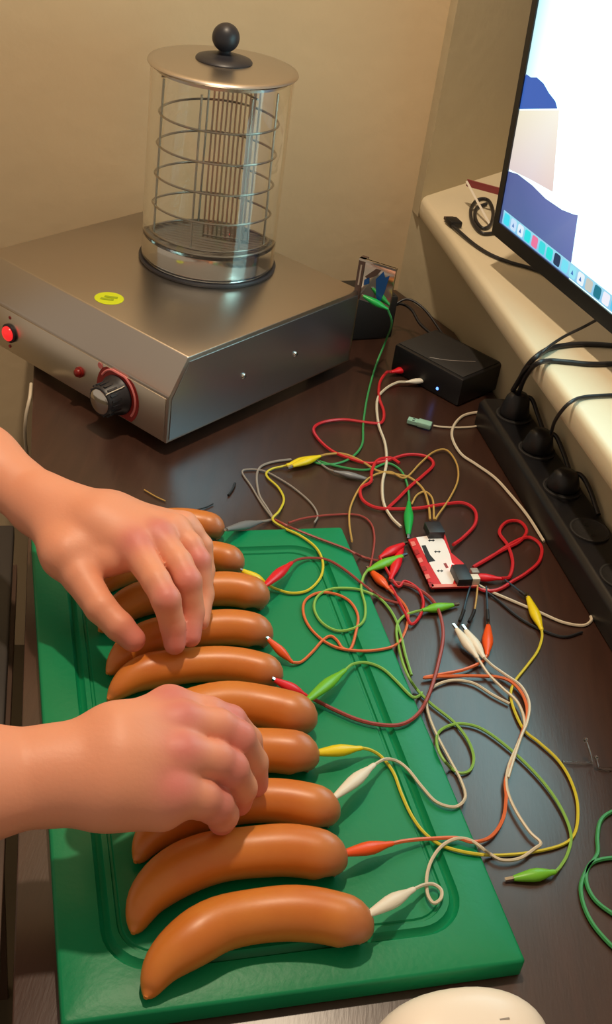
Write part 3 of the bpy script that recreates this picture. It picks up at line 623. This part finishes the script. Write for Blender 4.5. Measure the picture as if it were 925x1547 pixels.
# usb plug
P = path([(728, 642), (712, 645), (690, 646), (668, 645), (655, 643)], 6, .0014); ur = thing('usb_cable', 'thin white cable with a pale green plug below the black box', 'cable', P[-1]*[1, 1, 0])
g = G(); g.tube(P, .0012, 6); g.build('wire', M['w_white'], ur)
ua = place(652, 643, .006); ub = place(630, 637, .006); uc = place(610, 632, .006); ax = (ub-ua)/np.linalg.norm(ub-ua); sd_ = np.cross(ax, Zv)
g = G(); g.box(ua-sd_*.006-Zv*.004, ax*.018, sd_*.012, Zv*.007); g.build('plug_grip', M['usb'], ur, bevel=.0012)
g = G(); g.box(ua+ax*.018-sd_*.005-Zv*.003, ax*.013, sd_*.010, Zv*.0045); ps = g.build('plug_shell', M['usb'], ur)
for s in (-1, 1):
    g = G(); g.box(ua+ax*.022+sd_*(s*.0025-.0008)+Zv*.00155, ax*.003, sd_*.0016, Zv*.0003); g.build('plug_hole', M['ink'], ps)

# ------------------------------------------------------------------ circuit board (red and white, trapezoid)
zb = .006; c_tl, c_tr, c_r2, c_bl, c_br = at(617, 815, zb), at(680, 806, zb), at(686, 840, zb), at(652, 888, zb), at(722, 886, zb)
c_r3 = at(700, 850, zb)
pc = thing('circuit_board', 'small red and white circuit board with a glowing red light', 'circuit board', (c_bl+c_tr)/2*[1, 1, 0])
outl = [c_bl, c_br, c_r3, at(682, 835, zb), at(672, 806, zb), at(628, 812, zb), c_tl]
g = G(); g.extrude(outl, Zv*-.0018); g.build('panel', M['pcb_red'], pc)
def pq(px, py, h=.0): return at(px, py, zb+h)
def patch(name, pts, m, h=.0003, t=.0002, parent=None):
    g = G(); g.extrude([pq(x, y, .0001) for x, y in pts], Zv*(h+t-.0001)); return g.build(name, m, parent or pc)
patch('white_field', [(629, 812), (664, 808), (672, 818), (680, 838), (683, 850), (690, 862), (684, 884), (668, 884), (655, 862), (640, 835)], M['pcb_white'])
patch('pale_edge', [(652, 883), (722, 882), (722, 886), (653, 888)], M['pcb_pink'], .0004)
for k in range(6):
    x, y = 619+k*5.4, 819+k*12.4; patch('contact_pad', [(x+1, y), (x+7, y-1), (x+10, y+5), (x+4, y+7)], M['pad'] if k % 2 else M['pcb_pink'], .0004)
patch('black_arrow', [(637, 825), (643, 824), (650, 839), (658, 848), (647, 850), (641, 836)], M['ink'], .0005)
for x, y in ((652, 817), (661, 834), (665, 863)):
    patch('arrow_mark', [(x-5, y), (x-2, y-2), (x-2, y-.6), (x+2, y-.6), (x+2, y-2), (x+5, y), (x+2, y+2), (x+2, y+.6), (x-2, y+.6), (x-2, y+2)], M['ink'], .0005)
patch('small_mark', [(670, 852), (674, 851), (678, 858), (674, 859)], M['card'], .0005)
for x, y in ((629, 838), (650, 880)):
    g = G(); g.lathe([(.0012, 0), (.0012, .0004)], pq(x, y, .0002), n=10); g.build('rivet_hole', M['pad'], pc)
ld = pq(684, 856, .0); g = G(); g.lathe([(.0028, 0), (.0028, .0016), (.0016, .0028), (1e-6, .003)], ld, n=12); g.build('glowing_led', M['red_glow'], pc)
def block(name, px, py, w_, d_, h_, m, ref, parent=None, zz=zb):
    c = at(px, py, zz); e = ref/np.linalg.norm(ref); n_ = np.array([-e[1], e[0], 0]); g = G()
    g.box(c-e*w_/2-n_*d_/2, e*w_, n_*d_, Zv*h_); return g.build(name, m, parent or pc, bevel=.0004)
eb = (c_br-c_bl)*[1, 1, 0]
block('usb_plug', 655, 806, .018, .020, .009, M['knob'], eb)
block('pin_header', 696, 874, .016, .026, .009, M['knob'], eb)
wh = block('white_connector', 716, 880, .009, .009, .008, M['white'], eb)
block('connector_pins', 716, 868, .008, .008, .006, M['w_grey'], eb)
for x, y in ((622, 812), (654, 885), (718, 884)):
    g = G(); g.lathe([(.003, 0), (.0035, -zb+.0018)][::-1], at(x, y, zb)*[1, 1, 0]+Zv*(zb-.0018), n=10) if False else g.lathe([(.003, 0), (.003, zb-.0018)], at(x, y, zb)*[1, 1, 0], n=10); g.build('rubber_foot', M['blackmat'], pc)

# ------------------------------------------------------------------ black boxes, power strip, cables
def abox(name, label, cat, A, B, depth, h, m, bev=.003, group=None):
    """box from ground corner A along B-A, depth to the left of that direction"""
    e = (B-A)*[1, 1, 0]; n_ = np.array([-e[1], e[0], 0])/np.linalg.norm(e)*depth; A = A*[1, 1, 0]+Zv*.0005
    r = thing(name, label, cat, A+e/2+n_/2, group); g = G(); g.box(A, e, n_, Zv*h); g.build('body', m, r, bevel=bev); return r, A, e, n_
kA, kB, kC = at(597, 520, .04)*[1, 1, 0], at(700, 575, .04)*[1, 1, 0], at(790, 550, .04)*[1, 1, 0]
r, A, e, n_ = abox('media_box', 'flat black box with a small blue light, by the power strip', 'device', kA, kB, np.linalg.norm(kC-kB)*.80, .04, M['black'])
nn_ = -n_/np.linalg.norm(n_)
lp = onplane(661, 587, A, nn_); g = G(); g.lathe([(.0022, 0), (.0018, .0009), (1e-6, .001)], lp, nn_, 12); g.build('blue_indicator', M['blue_led'], r)
g = G(); g.box(A+e*.02+n_*.06+Zv*.0395, e*.94, n_*.86, Zv*.0016); g.build('top_cover', M['blackmat'], r, bevel=.0005)
g = G(); g.tube(catmull([A+e*.45+n_*.10+Zv*.0412, A+e*.62+n_*.30+Zv*.0412, A+e*.80+n_*.62+Zv*.0412], 8), .0004, 4); g.build('scratch_seam', M['w_grey'], r)
pA = at(545, 545, 0); pB = at(622, 520, 0)
pA = np.array([-.005, 1.50, 0]); pB = np.array([.085, 1.545, 0])
r, A, e, n_ = abox('power_adapter', 'black block power adapter in the corner behind the warmer', 'adapter', pA, pB, .062, .066, M['blackmat'], .004)
g = G(); g.box(A+e*.06+n_*.06+Zv*.0655, e*.88, n_*.88, Zv*.001); g.build('label_recess', M['black'], r)
g = G(); q = A+e*1.0+n_*.5+Zv*.03; g.tube(catmull([q, q+[.018, .002, .012], q+[.035, -.012, .012], q+[.05, -.04, .004], q+[.075, -.075, .002]], 8), .0022, 8); g.build('adapter_cord', M['w_black'], r)
g = G(); q = A+e*.98+n_*.2+Zv*.045; g.tube(catmull([q, q+[.02, .01, .01], q+[.045, .0, .004], q+[.07, -.03, -.01], q+[.09, -.07, -.02]], 8), .0018, 8); g.build('adapter_cord', M['w_black'], r)
# power strip along the window wall
s_a = at(716, 640, 0); s_b = at(925, 987, 0); sdr = (s_b-s_a)/np.linalg.norm(s_b-s_a); sin_ = np.array([-sdr[1], sdr[0], 0]); sin_ = sin_ if sin_[0] > 0 else -sin_
st_ = thing('power_strip', 'long black power strip lying along the wall under the sill', 'power strip', s_a+sdr*.25+sin_*.03)
SL, SWt, SH_ = .62, .055, .038
g = G(); g.extrude([s_a+sin_*a+Zv*z for a, z in ((0, .0005), (SWt, .0005), (SWt, SH_), (.006, SH_), (0, SH_-.006))], sdr*SL); g.build('body', M['black'], st_, bevel=.002)
for k in range(7):
    c = s_a+sdr*(.045+k*.082)+sin_*.030+Zv*(SH_+.0002); g = G()
    g.lathe([(.0225, 0), (.0225, .0022), (.0205, .0024), (.0195, .0012), (1e-6, .001)], c, n=32); sk = g.build('socket', M['blackmat'], st_)
    for s in (-1, 1):
        g = G(); g.lathe([(.0025, .0012), (.0025, .0016)], c+sdr*.0095*s, n=10); g.build('socket_hole', M['ink'], sk)
plugs = ((.045, 'black plug in the first socket of the power strip', .030), (.127, 'black plug in the second socket of the power strip', .026), (.209, 'black round plug in the third socket of the power strip', .022))
for s, lab, hh in plugs:
    c = s_a+sdr*s+sin_*.030+Zv*(SH_+.0028); r = thing('power_plug', lab, 'plug', c, 'plugs in the power strip')
    g = G(); g.lathe([(.0185, 0), (.019, .004), (.0175, .010), (.0145, hh*.8), (.010, hh), (1e-6, hh+.001)], c, n=24, flat_y=.82); g.build('body', M['black'], r)
    g = G(); g.tube(catmull([c+Zv*hh*.6+sin_*.0, c+Zv*hh*.8+sin_*.016, c+Zv*(.012)+sin_*.0215+sdr*.02, c+Zv*(-.0)+sin_*.0215+sdr*.055], 8), .0028, 8); g.build('cord', M['w_black'], r)
# sill cables
def cable(name, label, pts, r_, m='w_black', cat='cable', grp=None, n=8):
    P = catmull(pts, n); root = thing(name, label, cat, P[0], grp); g = G(); g.tube(P, r_, 8); g.build('sheath', M[m], root); return root
def S(px, py, h=.003): return at(px, py, SZ1+h)
cable('black_cable', 'thick black cable crossing the sill, upper of the two thick ones', [S(940, 523), S(895, 520), S(860, 521), S(830, 527), S(808, 541, .004), at(795, 556, .135), at(786, 572, .10), at(775, 590, .07)], .0032, grp='black cables over the sill')
cable('black_cable', 'thick black cable crossing the sill, lower of the two thick ones', [S(940, 549), S(895, 550), S(860, 547), S(832, 545), S(812, 549, .004), at(799, 562, .134), at(790, 578, .10), at(783, 598, .06)], .0030, grp='black cables over the sill')
cable('black_cable', 'thin black cable rising from the sill to the underside of the monitor', [at(904, 482, .19), at(882, 494, .175), S(850, 510, .012), S(822, 530, .008), at(800, 552, .15), at(788, 566, .12), at(778, 585, .08)], .0018, grp='black cables over the sill')
cable('black_cable', 'black cable dropping over the sill edge farther right', [S(960, 596), S(920, 597), S(882, 600), S(862, 608, .004), at(848, 622, .150), at(838, 638, .12), at(833, 655, .08)], .0021, grp='black cables over the sill')
cr_ = cable('display_cable', 'black cable with a flat plug lying on the far end of the sill', [S(683, 340, .0045), S(692, 348, .0045), S(715, 368), S(740, 384), S(770, 396), S(805, 406), S(840, 420)], .0026)
q0 = S(680, 336, .001); q1 = S(697, 352, .001); ax = (q1-q0)/np.linalg.norm(q1-q0); sd_ = np.cross(ax, Zv)
g = G(); g.box(q0-sd_*.009, ax*.022, sd_*.018, Zv*.009); g.build('plug_body', M['black'], cr_, bevel=.002)
g = G(); g.box(q0-sd_*.007-ax*.008+Zv*.002, ax*.009, sd_*.014, Zv*.004); g.build('plug_tip', M['grille'], cr_)
cable('coiled_cable', 'coiled black cable beside the lower left monitor corner', [S(748, 352), S(728, 352), S(714, 335), S(712, 315), S(722, 302), S(737, 302), S(745, 318), S(742, 338), S(730, 345), S(719, 332), S(720, 315), S(735, 308)], .0026)
# small card stand behind the monitor
ca, cb, cc_ = S(742, 342, .001), at(712, 272, SZ1+.032), None
cs = thing('card_stand', 'clear strip and maroon card propped behind the monitor corner', 'card', ca)
cbs = ca+dirv(118)*.085+Zv*.035
g = G(); g.tube([ca, cbs], .0022, 4); g.build('clear_strip', M['white'], cs)
g = G(); e_ = dirv(-20)*.075; g.box(cbs-Zv*.006-dirv(118)*.004, e_, dirv(118)*.004, Zv*.010); g.build('maroon_card', M['card'], cs)
g = G(); g.box(cbs+e_-Zv*.006, dirv(118)*.003, dirv(28)*.003, -Zv*(cbs[2]-.006-SZ1)); g.build('card_leg', M['white'], cs)

# ------------------------------------------------------------------ small things on the desk
for k, (pts, lab) in enumerate((([(850, 1151, .001), (875, 1153, .001), (895, 1152, .001), (893, 1143, .006), (889, 1130, .012), (885, 1118, .018)], 'left one of two clear bent plastic pegs near the right edge'),
                               ([(935, 1161, .001), (915, 1162, .001), (904, 1160, .001), (902, 1152, .006), (901, 1145, .010)], 'right one of two clear bent plastic pegs at the right edge'))):
    P = np.array([place(x, y, h+.0012) for x, y, h in pts]); root = thing('clear_peg', lab, 'peg', P[0]*[1, 1, 0], 'clear bent pegs')
    g = G(); g.tube(P, .0013, 8); g.build('rod', M['clear'], root); g = G(); g.ball(P[-1], .0022, 12, 8); g.build('rounded_tip', M['clear'], root)
for pts, lab in (([(345, 748), (352, 738), (355, 730)], 'tiny black wire scrap standing out on the desk behind the board'), ([(298, 770), (312, 766), (322, 761)], 'short thin black wire scrap behind the furthest sausage'), ([(218, 740), (235, 750), (250, 757)], 'thin pale wire scrap on the brown desk near the wrist')):
    P = path([(a, b) for a, b in pts], 5, .0012); g = G(); g.tube(P, .0014 if 'tiny' in lab else .0008, 6); tag(g.build('wire_scrap', M['w_black'] if 'black' in lab else M['w_gold']), lab, 'wire', 'wire scraps behind the board')
# white mouse cut by the lower picture edge
mc = at(705, 1568, .02); mc[2] = 0; md = bu; ms = bv
ms_t = thing('computer_mouse', 'white rounded computer mouse cut off by the bottom picture edge', 'mouse', mc)
g = G(); v = []; NU, NV = 40, 14
for j in range(NV+1):
    ph = math.pi/2*j/NV
    for k in range(NU):
        a = 2*math.pi*k/NU; r_ = math.cos(ph)**.62 if j < NV else 0.0
        x = .064*r_*math.copysign(abs(math.cos(a))**.9, math.cos(a)); y = .040*r_*math.copysign(abs(math.sin(a))**.9, math.sin(a))
        p = mc+md*x+ms*y; v.append((p[0], p[1], .001+.036*math.sin(ph)))
f = [tuple(range(NU-1, -1, -1))]+[(j*NU+k, j*NU+(k+1) % NU, (j+1)*NU+(k+1) % NU, (j+1)*NU+k) for j in range(NV) for k in range(NU)]
g.add(v, f); g.build('shell', M['mouse'], ms_t)
g = G(); g.box(mc+md*.015-ms*.0006+Zv*.0353, md*.012, ms*.0012, Zv*.0012); g.build('wheel_slot', M['w_grey'], ms_t)
# lower surface at the left with a dark keyboard
LZs = -.055
l0 = dl1-dd*.3-dirv(16)*.012; nl = -dirv(16)
shf = thing('side_shelf', 'low brown shelf along the left edge of the desk', 'shelf', l0+nl*.15+Zv*(LZs-.02))
kb_end_t = None
g = G(); g.prism([tuple(q[:2]) for q in ccw([l0, l0+dd*.86, l0+dd*.86+nl*.34, l0+nl*.34])], LZs-.018, LZs); g.build('board', M['shelf'], shf, bevel=.001)
g = G(); g.prism([tuple(q[:2]) for q in ccw([l0+dd*.05+nl*.02, l0+dd*.07+nl*.02, l0+dd*.07+nl*.32, l0+dd*.05+nl*.32])], FLOOR, LZs-.018); g.build('panel_leg', M['shelf'], shf)
g = G(); g.prism([tuple(q[:2]) for q in ccw([l0+dd*.79+nl*.02, l0+dd*.81+nl*.02, l0+dd*.81+nl*.32, l0+dd*.79+nl*.32])], FLOOR, LZs-.018); g.build('panel_leg', M['shelf'], shf)
kt = at(15, 790, LZs+.02); kbm = at(8, 1268, LZs+.02)
t0 = (kbm-l0)@dd; t1 = (kt-l0)@dd; ew = .004
kbd = thing('keyboard', 'black keyboard with a dark grey rim at the left picture edge', 'keyboard', l0+dd*(t0+t1)/2+nl*.09+Zv*LZs)
g = G(); KD = .16; g.prism([tuple(q[:2]) for q in ccw([l0+dd*t0+nl*ew, l0+dd*t1+nl*ew, l0+dd*t1+nl*KD, l0+dd*t0+nl*KD])], LZs+.0003, LZs+.018); g.build('case', M['laptop'], kbd, bevel=.003)
nk = int((t1-t0-.02)/.019)
for row in range(5):
    for k in range(nk):
        o_ = l0+dd*(t0+.012+k*.019)+nl*(ew+.018+row*.019)+Zv*(LZs+.018); g = G()
        w0 = dd*.0165; d0_ = nl*.0165
        g.add([o_, o_+w0, o_+w0+d0_, o_+d0_]+[o_+Zv*.006+(w0+d0_)*.08, o_+w0*.92+d0_*.08+Zv*.006, o_+(w0+d0_)*.92+Zv*.006, o_+w0*.08+d0_*.92+Zv*.006], [(3, 2, 1, 0), (4, 5, 6, 7), (0, 1, 5, 4), (1, 2, 6, 5), (2, 3, 7, 6), (3, 0, 4, 7)], True)
        g.build('key', M['keys'], kbd)
# white cord hanging over the left desk edge
ec = [at(47, 580, .003), at(45, 600, .001), at(39, 630, -.02), at(38, 660, -.05), at(41, 690, -.09), at(42, 720, -.13), at(40, 780, -.2)]
cable('hanging_cord', 'translucent white cord hanging over the left desk edge', ec, .0022, 'w_white')

# ------------------------------------------------------------------ hands (signed distance field -> one continuous surface)
def surface_nets(f, o, h):
    s = f < 0; nx, ny, nz = f.shape
    acc = np.zeros((nx-1, ny-1, nz-1, 3)); cnt = np.zeros((nx-1, ny-1, nz-1)); quads = []
    I, J, K = np.meshgrid(np.arange(nx), np.arange(ny), np.arange(nz), indexing='ij') if False else (None, None, None)
    cross = []
    for ax in range(3):
        sl0 = [slice(None)]*3; sl1 = [slice(None)]*3; sl0[ax] = slice(0, -1); sl1[ax] = slice(1, None)
        a, b = f[tuple(sl0)], f[tuple(sl1)]; m = (a < 0) != (b < 0); idx = np.argwhere(m); av, bv = a[m], b[m]
        t = av/(av-bv); p = idx.astype(float); p[:, ax] += t; cross.append((ax, idx, av < 0))
        o1, o2 = [k for k in range(3) if k != ax]
        for d1 in (0, 1):
            for d2 in (0, 1):
                c = idx.copy(); c[:, o1] -= d1; c[:, o2] -= d2
                ok = (c >= 0).all(1) & (c[:, 0] < nx-1) & (c[:, 1] < ny-1) & (c[:, 2] < nz-1)
                cc = c[ok]; np.add.at(acc, (cc[:, 0], cc[:, 1], cc[:, 2]), p[ok]); np.add.at(cnt, (cc[:, 0], cc[:, 1], cc[:, 2]), 1)
    act = cnt > 0; ids = -np.ones(cnt.shape, int); ids[act] = np.arange(act.sum()); V = acc[act]/cnt[act][:, None]
    for ax, idx, neg in cross:
        o1, o2 = [(1, 2), (2, 0), (0, 1)][ax]; cs = []
        for d1, d2 in ((0, 0), (1, 0), (1, 1), (0, 1)):
            c = idx.copy(); c[:, o1] -= d1; c[:, o2] -= d2; cs.append(c)
        ok = np.ones(len(idx), bool)
        for c in cs: ok &= (c >= 0).all(1) & (c[:, 0] < nx-1) & (c[:, 1] < ny-1) & (c[:, 2] < nz-1)
        q = np.stack([ids[c[ok][:, 0], c[ok][:, 1], c[ok][:, 2]] for c in cs], 1); ng = neg[ok]
        q[~ng] = q[~ng][:, ::-1]; quads.append(q)
    return V*h+o, np.vstack(quads)
def rcone(P, a, b, ra, rb, flat=None):
    ab = b-a; L2 = ab@ab; t = np.clip(((P-a)@ab)/L2, 0, 1); d = P-a-t[..., None]*ab
    if flat is not None: nrm, k = flat; d = d+(d@nrm)[..., None]*nrm*(k-1)
    return np.linalg.norm(d, axis=-1)-(ra+(rb-ra)*t)
def smin(a, b, k):
    h = np.maximum(k-np.abs(a-b), 0)/k; return np.minimum(a, b)-h*h*k*.25
def build_arm(parent, arm, palm, fingers, webs, flatn, name, knucks, res=.0016, dents=()):
    allp = np.array([p for ch in (arm, *palm, *fingers, *webs) for p, r in ch]); mr = .05
    lo = allp.min(0)-mr; hi = allp.max(0)+mr
    def field(ax0, ax1, ax2):
        P = np.stack(np.meshgrid(ax0, ax1, ax2, indexing='ij'), -1)
        f = None
        for ch in (arm,):
            for (a, ra), (b, rb) in zip(ch[:-1], ch[1:]):
                d = rcone(P, a, b, ra, rb, (flatn, 1.22)); f = d if f is None else smin(f, d, .02)
        for ch in palm:
            for (a, ra), (b, rb) in zip(ch[:-1], ch[1:]):
                d = rcone(P, a, b, ra, rb, (flatn, 1.05)); f = smin(f, d, .014)
        for ch in webs:
            for (a, ra), (b, rb) in zip(ch[:-1], ch[1:]): f = smin(f, rcone(P, a, b, ra, rb), .012)
        ff = None
        for ch in fingers:
            g_ = None
            for (a, ra), (b, rb) in zip(ch[:-1], ch[1:]):
                d = rcone(P, a, b, ra, rb); g_ = d if g_ is None else smin(g_, d, .003)
            ff = g_ if ff is None else smin(ff, g_, .0006)
        f = smin(f, ff, .0065)
        for c, r, k in dents:
            d = np.linalg.norm(P-c, axis=-1)-r; f = -smin(-f, d, k)
        return f
    axs = [np.arange(lo[i], hi[i], res) for i in range(3)]
    f = np.empty([len(a) for a in axs], np.float32)
    for i0 in range(0, len(axs[0]), 24): f[i0:i0+24] = field(axs[0][i0:i0+24], axs[1], axs[2])
    V, Q = surface_nets(f, lo, res)
    for _ in range(2):                           # light laplacian smoothing
        acc = np.zeros_like(V); cn = np.zeros(len(V))
        for a, b in ((0, 1), (1, 2), (2, 3), (3, 0)):
            np.add.at(acc, Q[:, a], V[Q[:, b]]); np.add.at(acc, Q[:, b], V[Q[:, a]]); np.add.at(cn, Q[:, a], 1); np.add.at(cn, Q[:, b], 1)
        V = V*.5+acc/cn[:, None]*.5
    me = bpy.data.meshes.new(name); L = np.array(wloc(parent)); me.from_pydata((V-L).tolist(), [], Q.tolist())
    me.polygons.foreach_set('use_smooth', [True]*len(me.polygons)); me.materials.append(M['skin'])
    tone = np.zeros(len(V))
    for c, r in knucks: tone = np.maximum(tone, np.exp(-(np.linalg.norm(V-c, axis=1)/r)**2))
    at_ = me.attributes.new('tone', 'FLOAT', 'POINT'); at_.data.foreach_set('value', tone.astype(np.float32))
    o = bpy.data.objects.new(name, me); o.parent = parent; C.objects.link(o); return o
def J(px, py, z, r): return (at(px, py, z), r)
def extend(p, q, t): return q+(q-p)*t
person = thing('person', 'two bare forearms reaching in from the left, both hands resting on sausages', 'person', (-.4, .75, 0))
# upper (left) hand
wr1 = J(62, 762, .098, .0285)
arm1 = [J(-330, 505, .150, .038), J(-150, 610, .128, .036), J(-30, 693, .112, .032), wr1]
fl = np.array([.15, -.35, .92]); fl /= np.linalg.norm(fl)
mI, mM_, mR, mP = J(205, 828, .108, .0155), J(238, 812, .112, .0150), J(262, 801, .108, .0145), J(278, 796, .098, .0135)
palm1 = [[(wr1[0], .0235), J(140, 800, .106, .020), mI], [(wr1[0], .0225), J(155, 787, .110, .019), mM_], [(wr1[0], .022), J(165, 778, .106, .018), mR], [(wr1[0], .020), J(170, 776, .098, .017), mP],
         [(wr1[0], .022), J(100, 838, .094, .020), J(150, 842, .092, .015)]]
f1 = [[mI, J(236, 878, .106, .0122), J(251, 906, .100, .0124), J(261, 945, .076, .0108), J(264, 973, .062, .0094)],
      [mM_, J(270, 850, .108, .0120), J(284, 878, .102, .0120), J(291, 925, .076, .0104), J(288, 962, .062, .0092)],
      [mR, J(288, 824, .104, .0110), J(300, 848, .097, .0112), J(307, 898, .072, .0098), J(302, 938, .060, .0088)],
      [mP, J(292, 806, .094, .0100), J(305, 824, .084, .0100), J(310, 862, .064, .0090), J(308, 890, .054, .0082)],
      [J(92, 828, .092, .0180), J(122, 872, .086, .0160), J(152, 918, .078, .0135), J(180, 946, .070, .0125), J(201, 966, .062, .0108)]]
webs1 = [[J(120, 858, .088, .010), J(165, 850, .094, .009), J(198, 846, .098, .009)]]
kn1 = [(mI[0]+fl*.012, .016), (mM_[0]+fl*.012, .014), (f1[0][2][0]+fl*.008, .012), (f1[1][2][0]+fl*.008, .012), (f1[2][2][0]+fl*.008, .012), (f1[4][4][0], .018), (f1[0][4][0], .02), (f1[1][4][0], .02)]
a1 = build_arm(person, arm1, palm1, f1, webs1, fl, 'arm', kn1); a1['label'] = 'left forearm and hand, upper in the picture, thumb toward the viewer'
# lower (right) hand
wr2 = J(70, 1172, .115, .0345)
arm2 = [J(-420, 1215, .135, .043), J(-200, 1200, .128, .0415), J(-60, 1185, .120, .0385), wr2]
fl2 = np.array([.1, -.2, .97]); fl2 /= np.linalg.norm(fl2)
nI, nM, nR, nP = J(256, 1068, .128, .0150), J(272, 1094, .131, .0155), J(274, 1142, .127, .0152), J(262, 1198, .114, .0152)
palm2 = [[(wr2[0], .024), J(172, 1114, .128, .020), nI], [(wr2[0], .0245), J(180, 1122, .130, .022), nM], [(wr2[0], .0245), J(180, 1158, .126, .022), nR], [(wr2[0], .024), J(170, 1192, .116, .022), nP],
         [(wr2[0], .024), J(150, 1204, .108, .018), J(243, 1222, .102, .0155)]]
f2 = [[nI, J(316, 1078, .122, .0122), J(348, 1090, .114, .0120), J(374, 1118, .090, .0108), J(382, 1145, .070, .0098)],
      [nM, J(330, 1100, .124, .0136), J(359, 1116, .115, .0132), J(381, 1152, .086, .0118), J(385, 1184, .064, .0104)],
      [nR, J(325, 1149, .118, .0138), J(348, 1162, .108, .0132), J(364, 1190, .082, .0118), J(360, 1212, .062, .0104)],
      [nP, J(302, 1206, .104, .0142), J(324, 1216, .092, .0134), J(336, 1231, .076, .0116), J(335, 1240, .064, .0104)],
      [J(150, 1110, .100, .0170), J(205, 1100, .088, .0145), J(262, 1112, .074, .0125), J(310, 1130, .066, .0105)]]
kn2 = [(n_[0]+fl2*.012, .016) for n_ in (nI, nM, nR, nP)]+[(q[2][0]+fl2*.006, .018) for q in f2[:4]]+[(q[4][0], .02) for q in f2[:4]]
a2 = build_arm(person, arm2, palm2, f2, [], fl2, 'arm', kn2); a2['label'] = 'right forearm and hand, lower in the picture, fingers curled round a sausage'
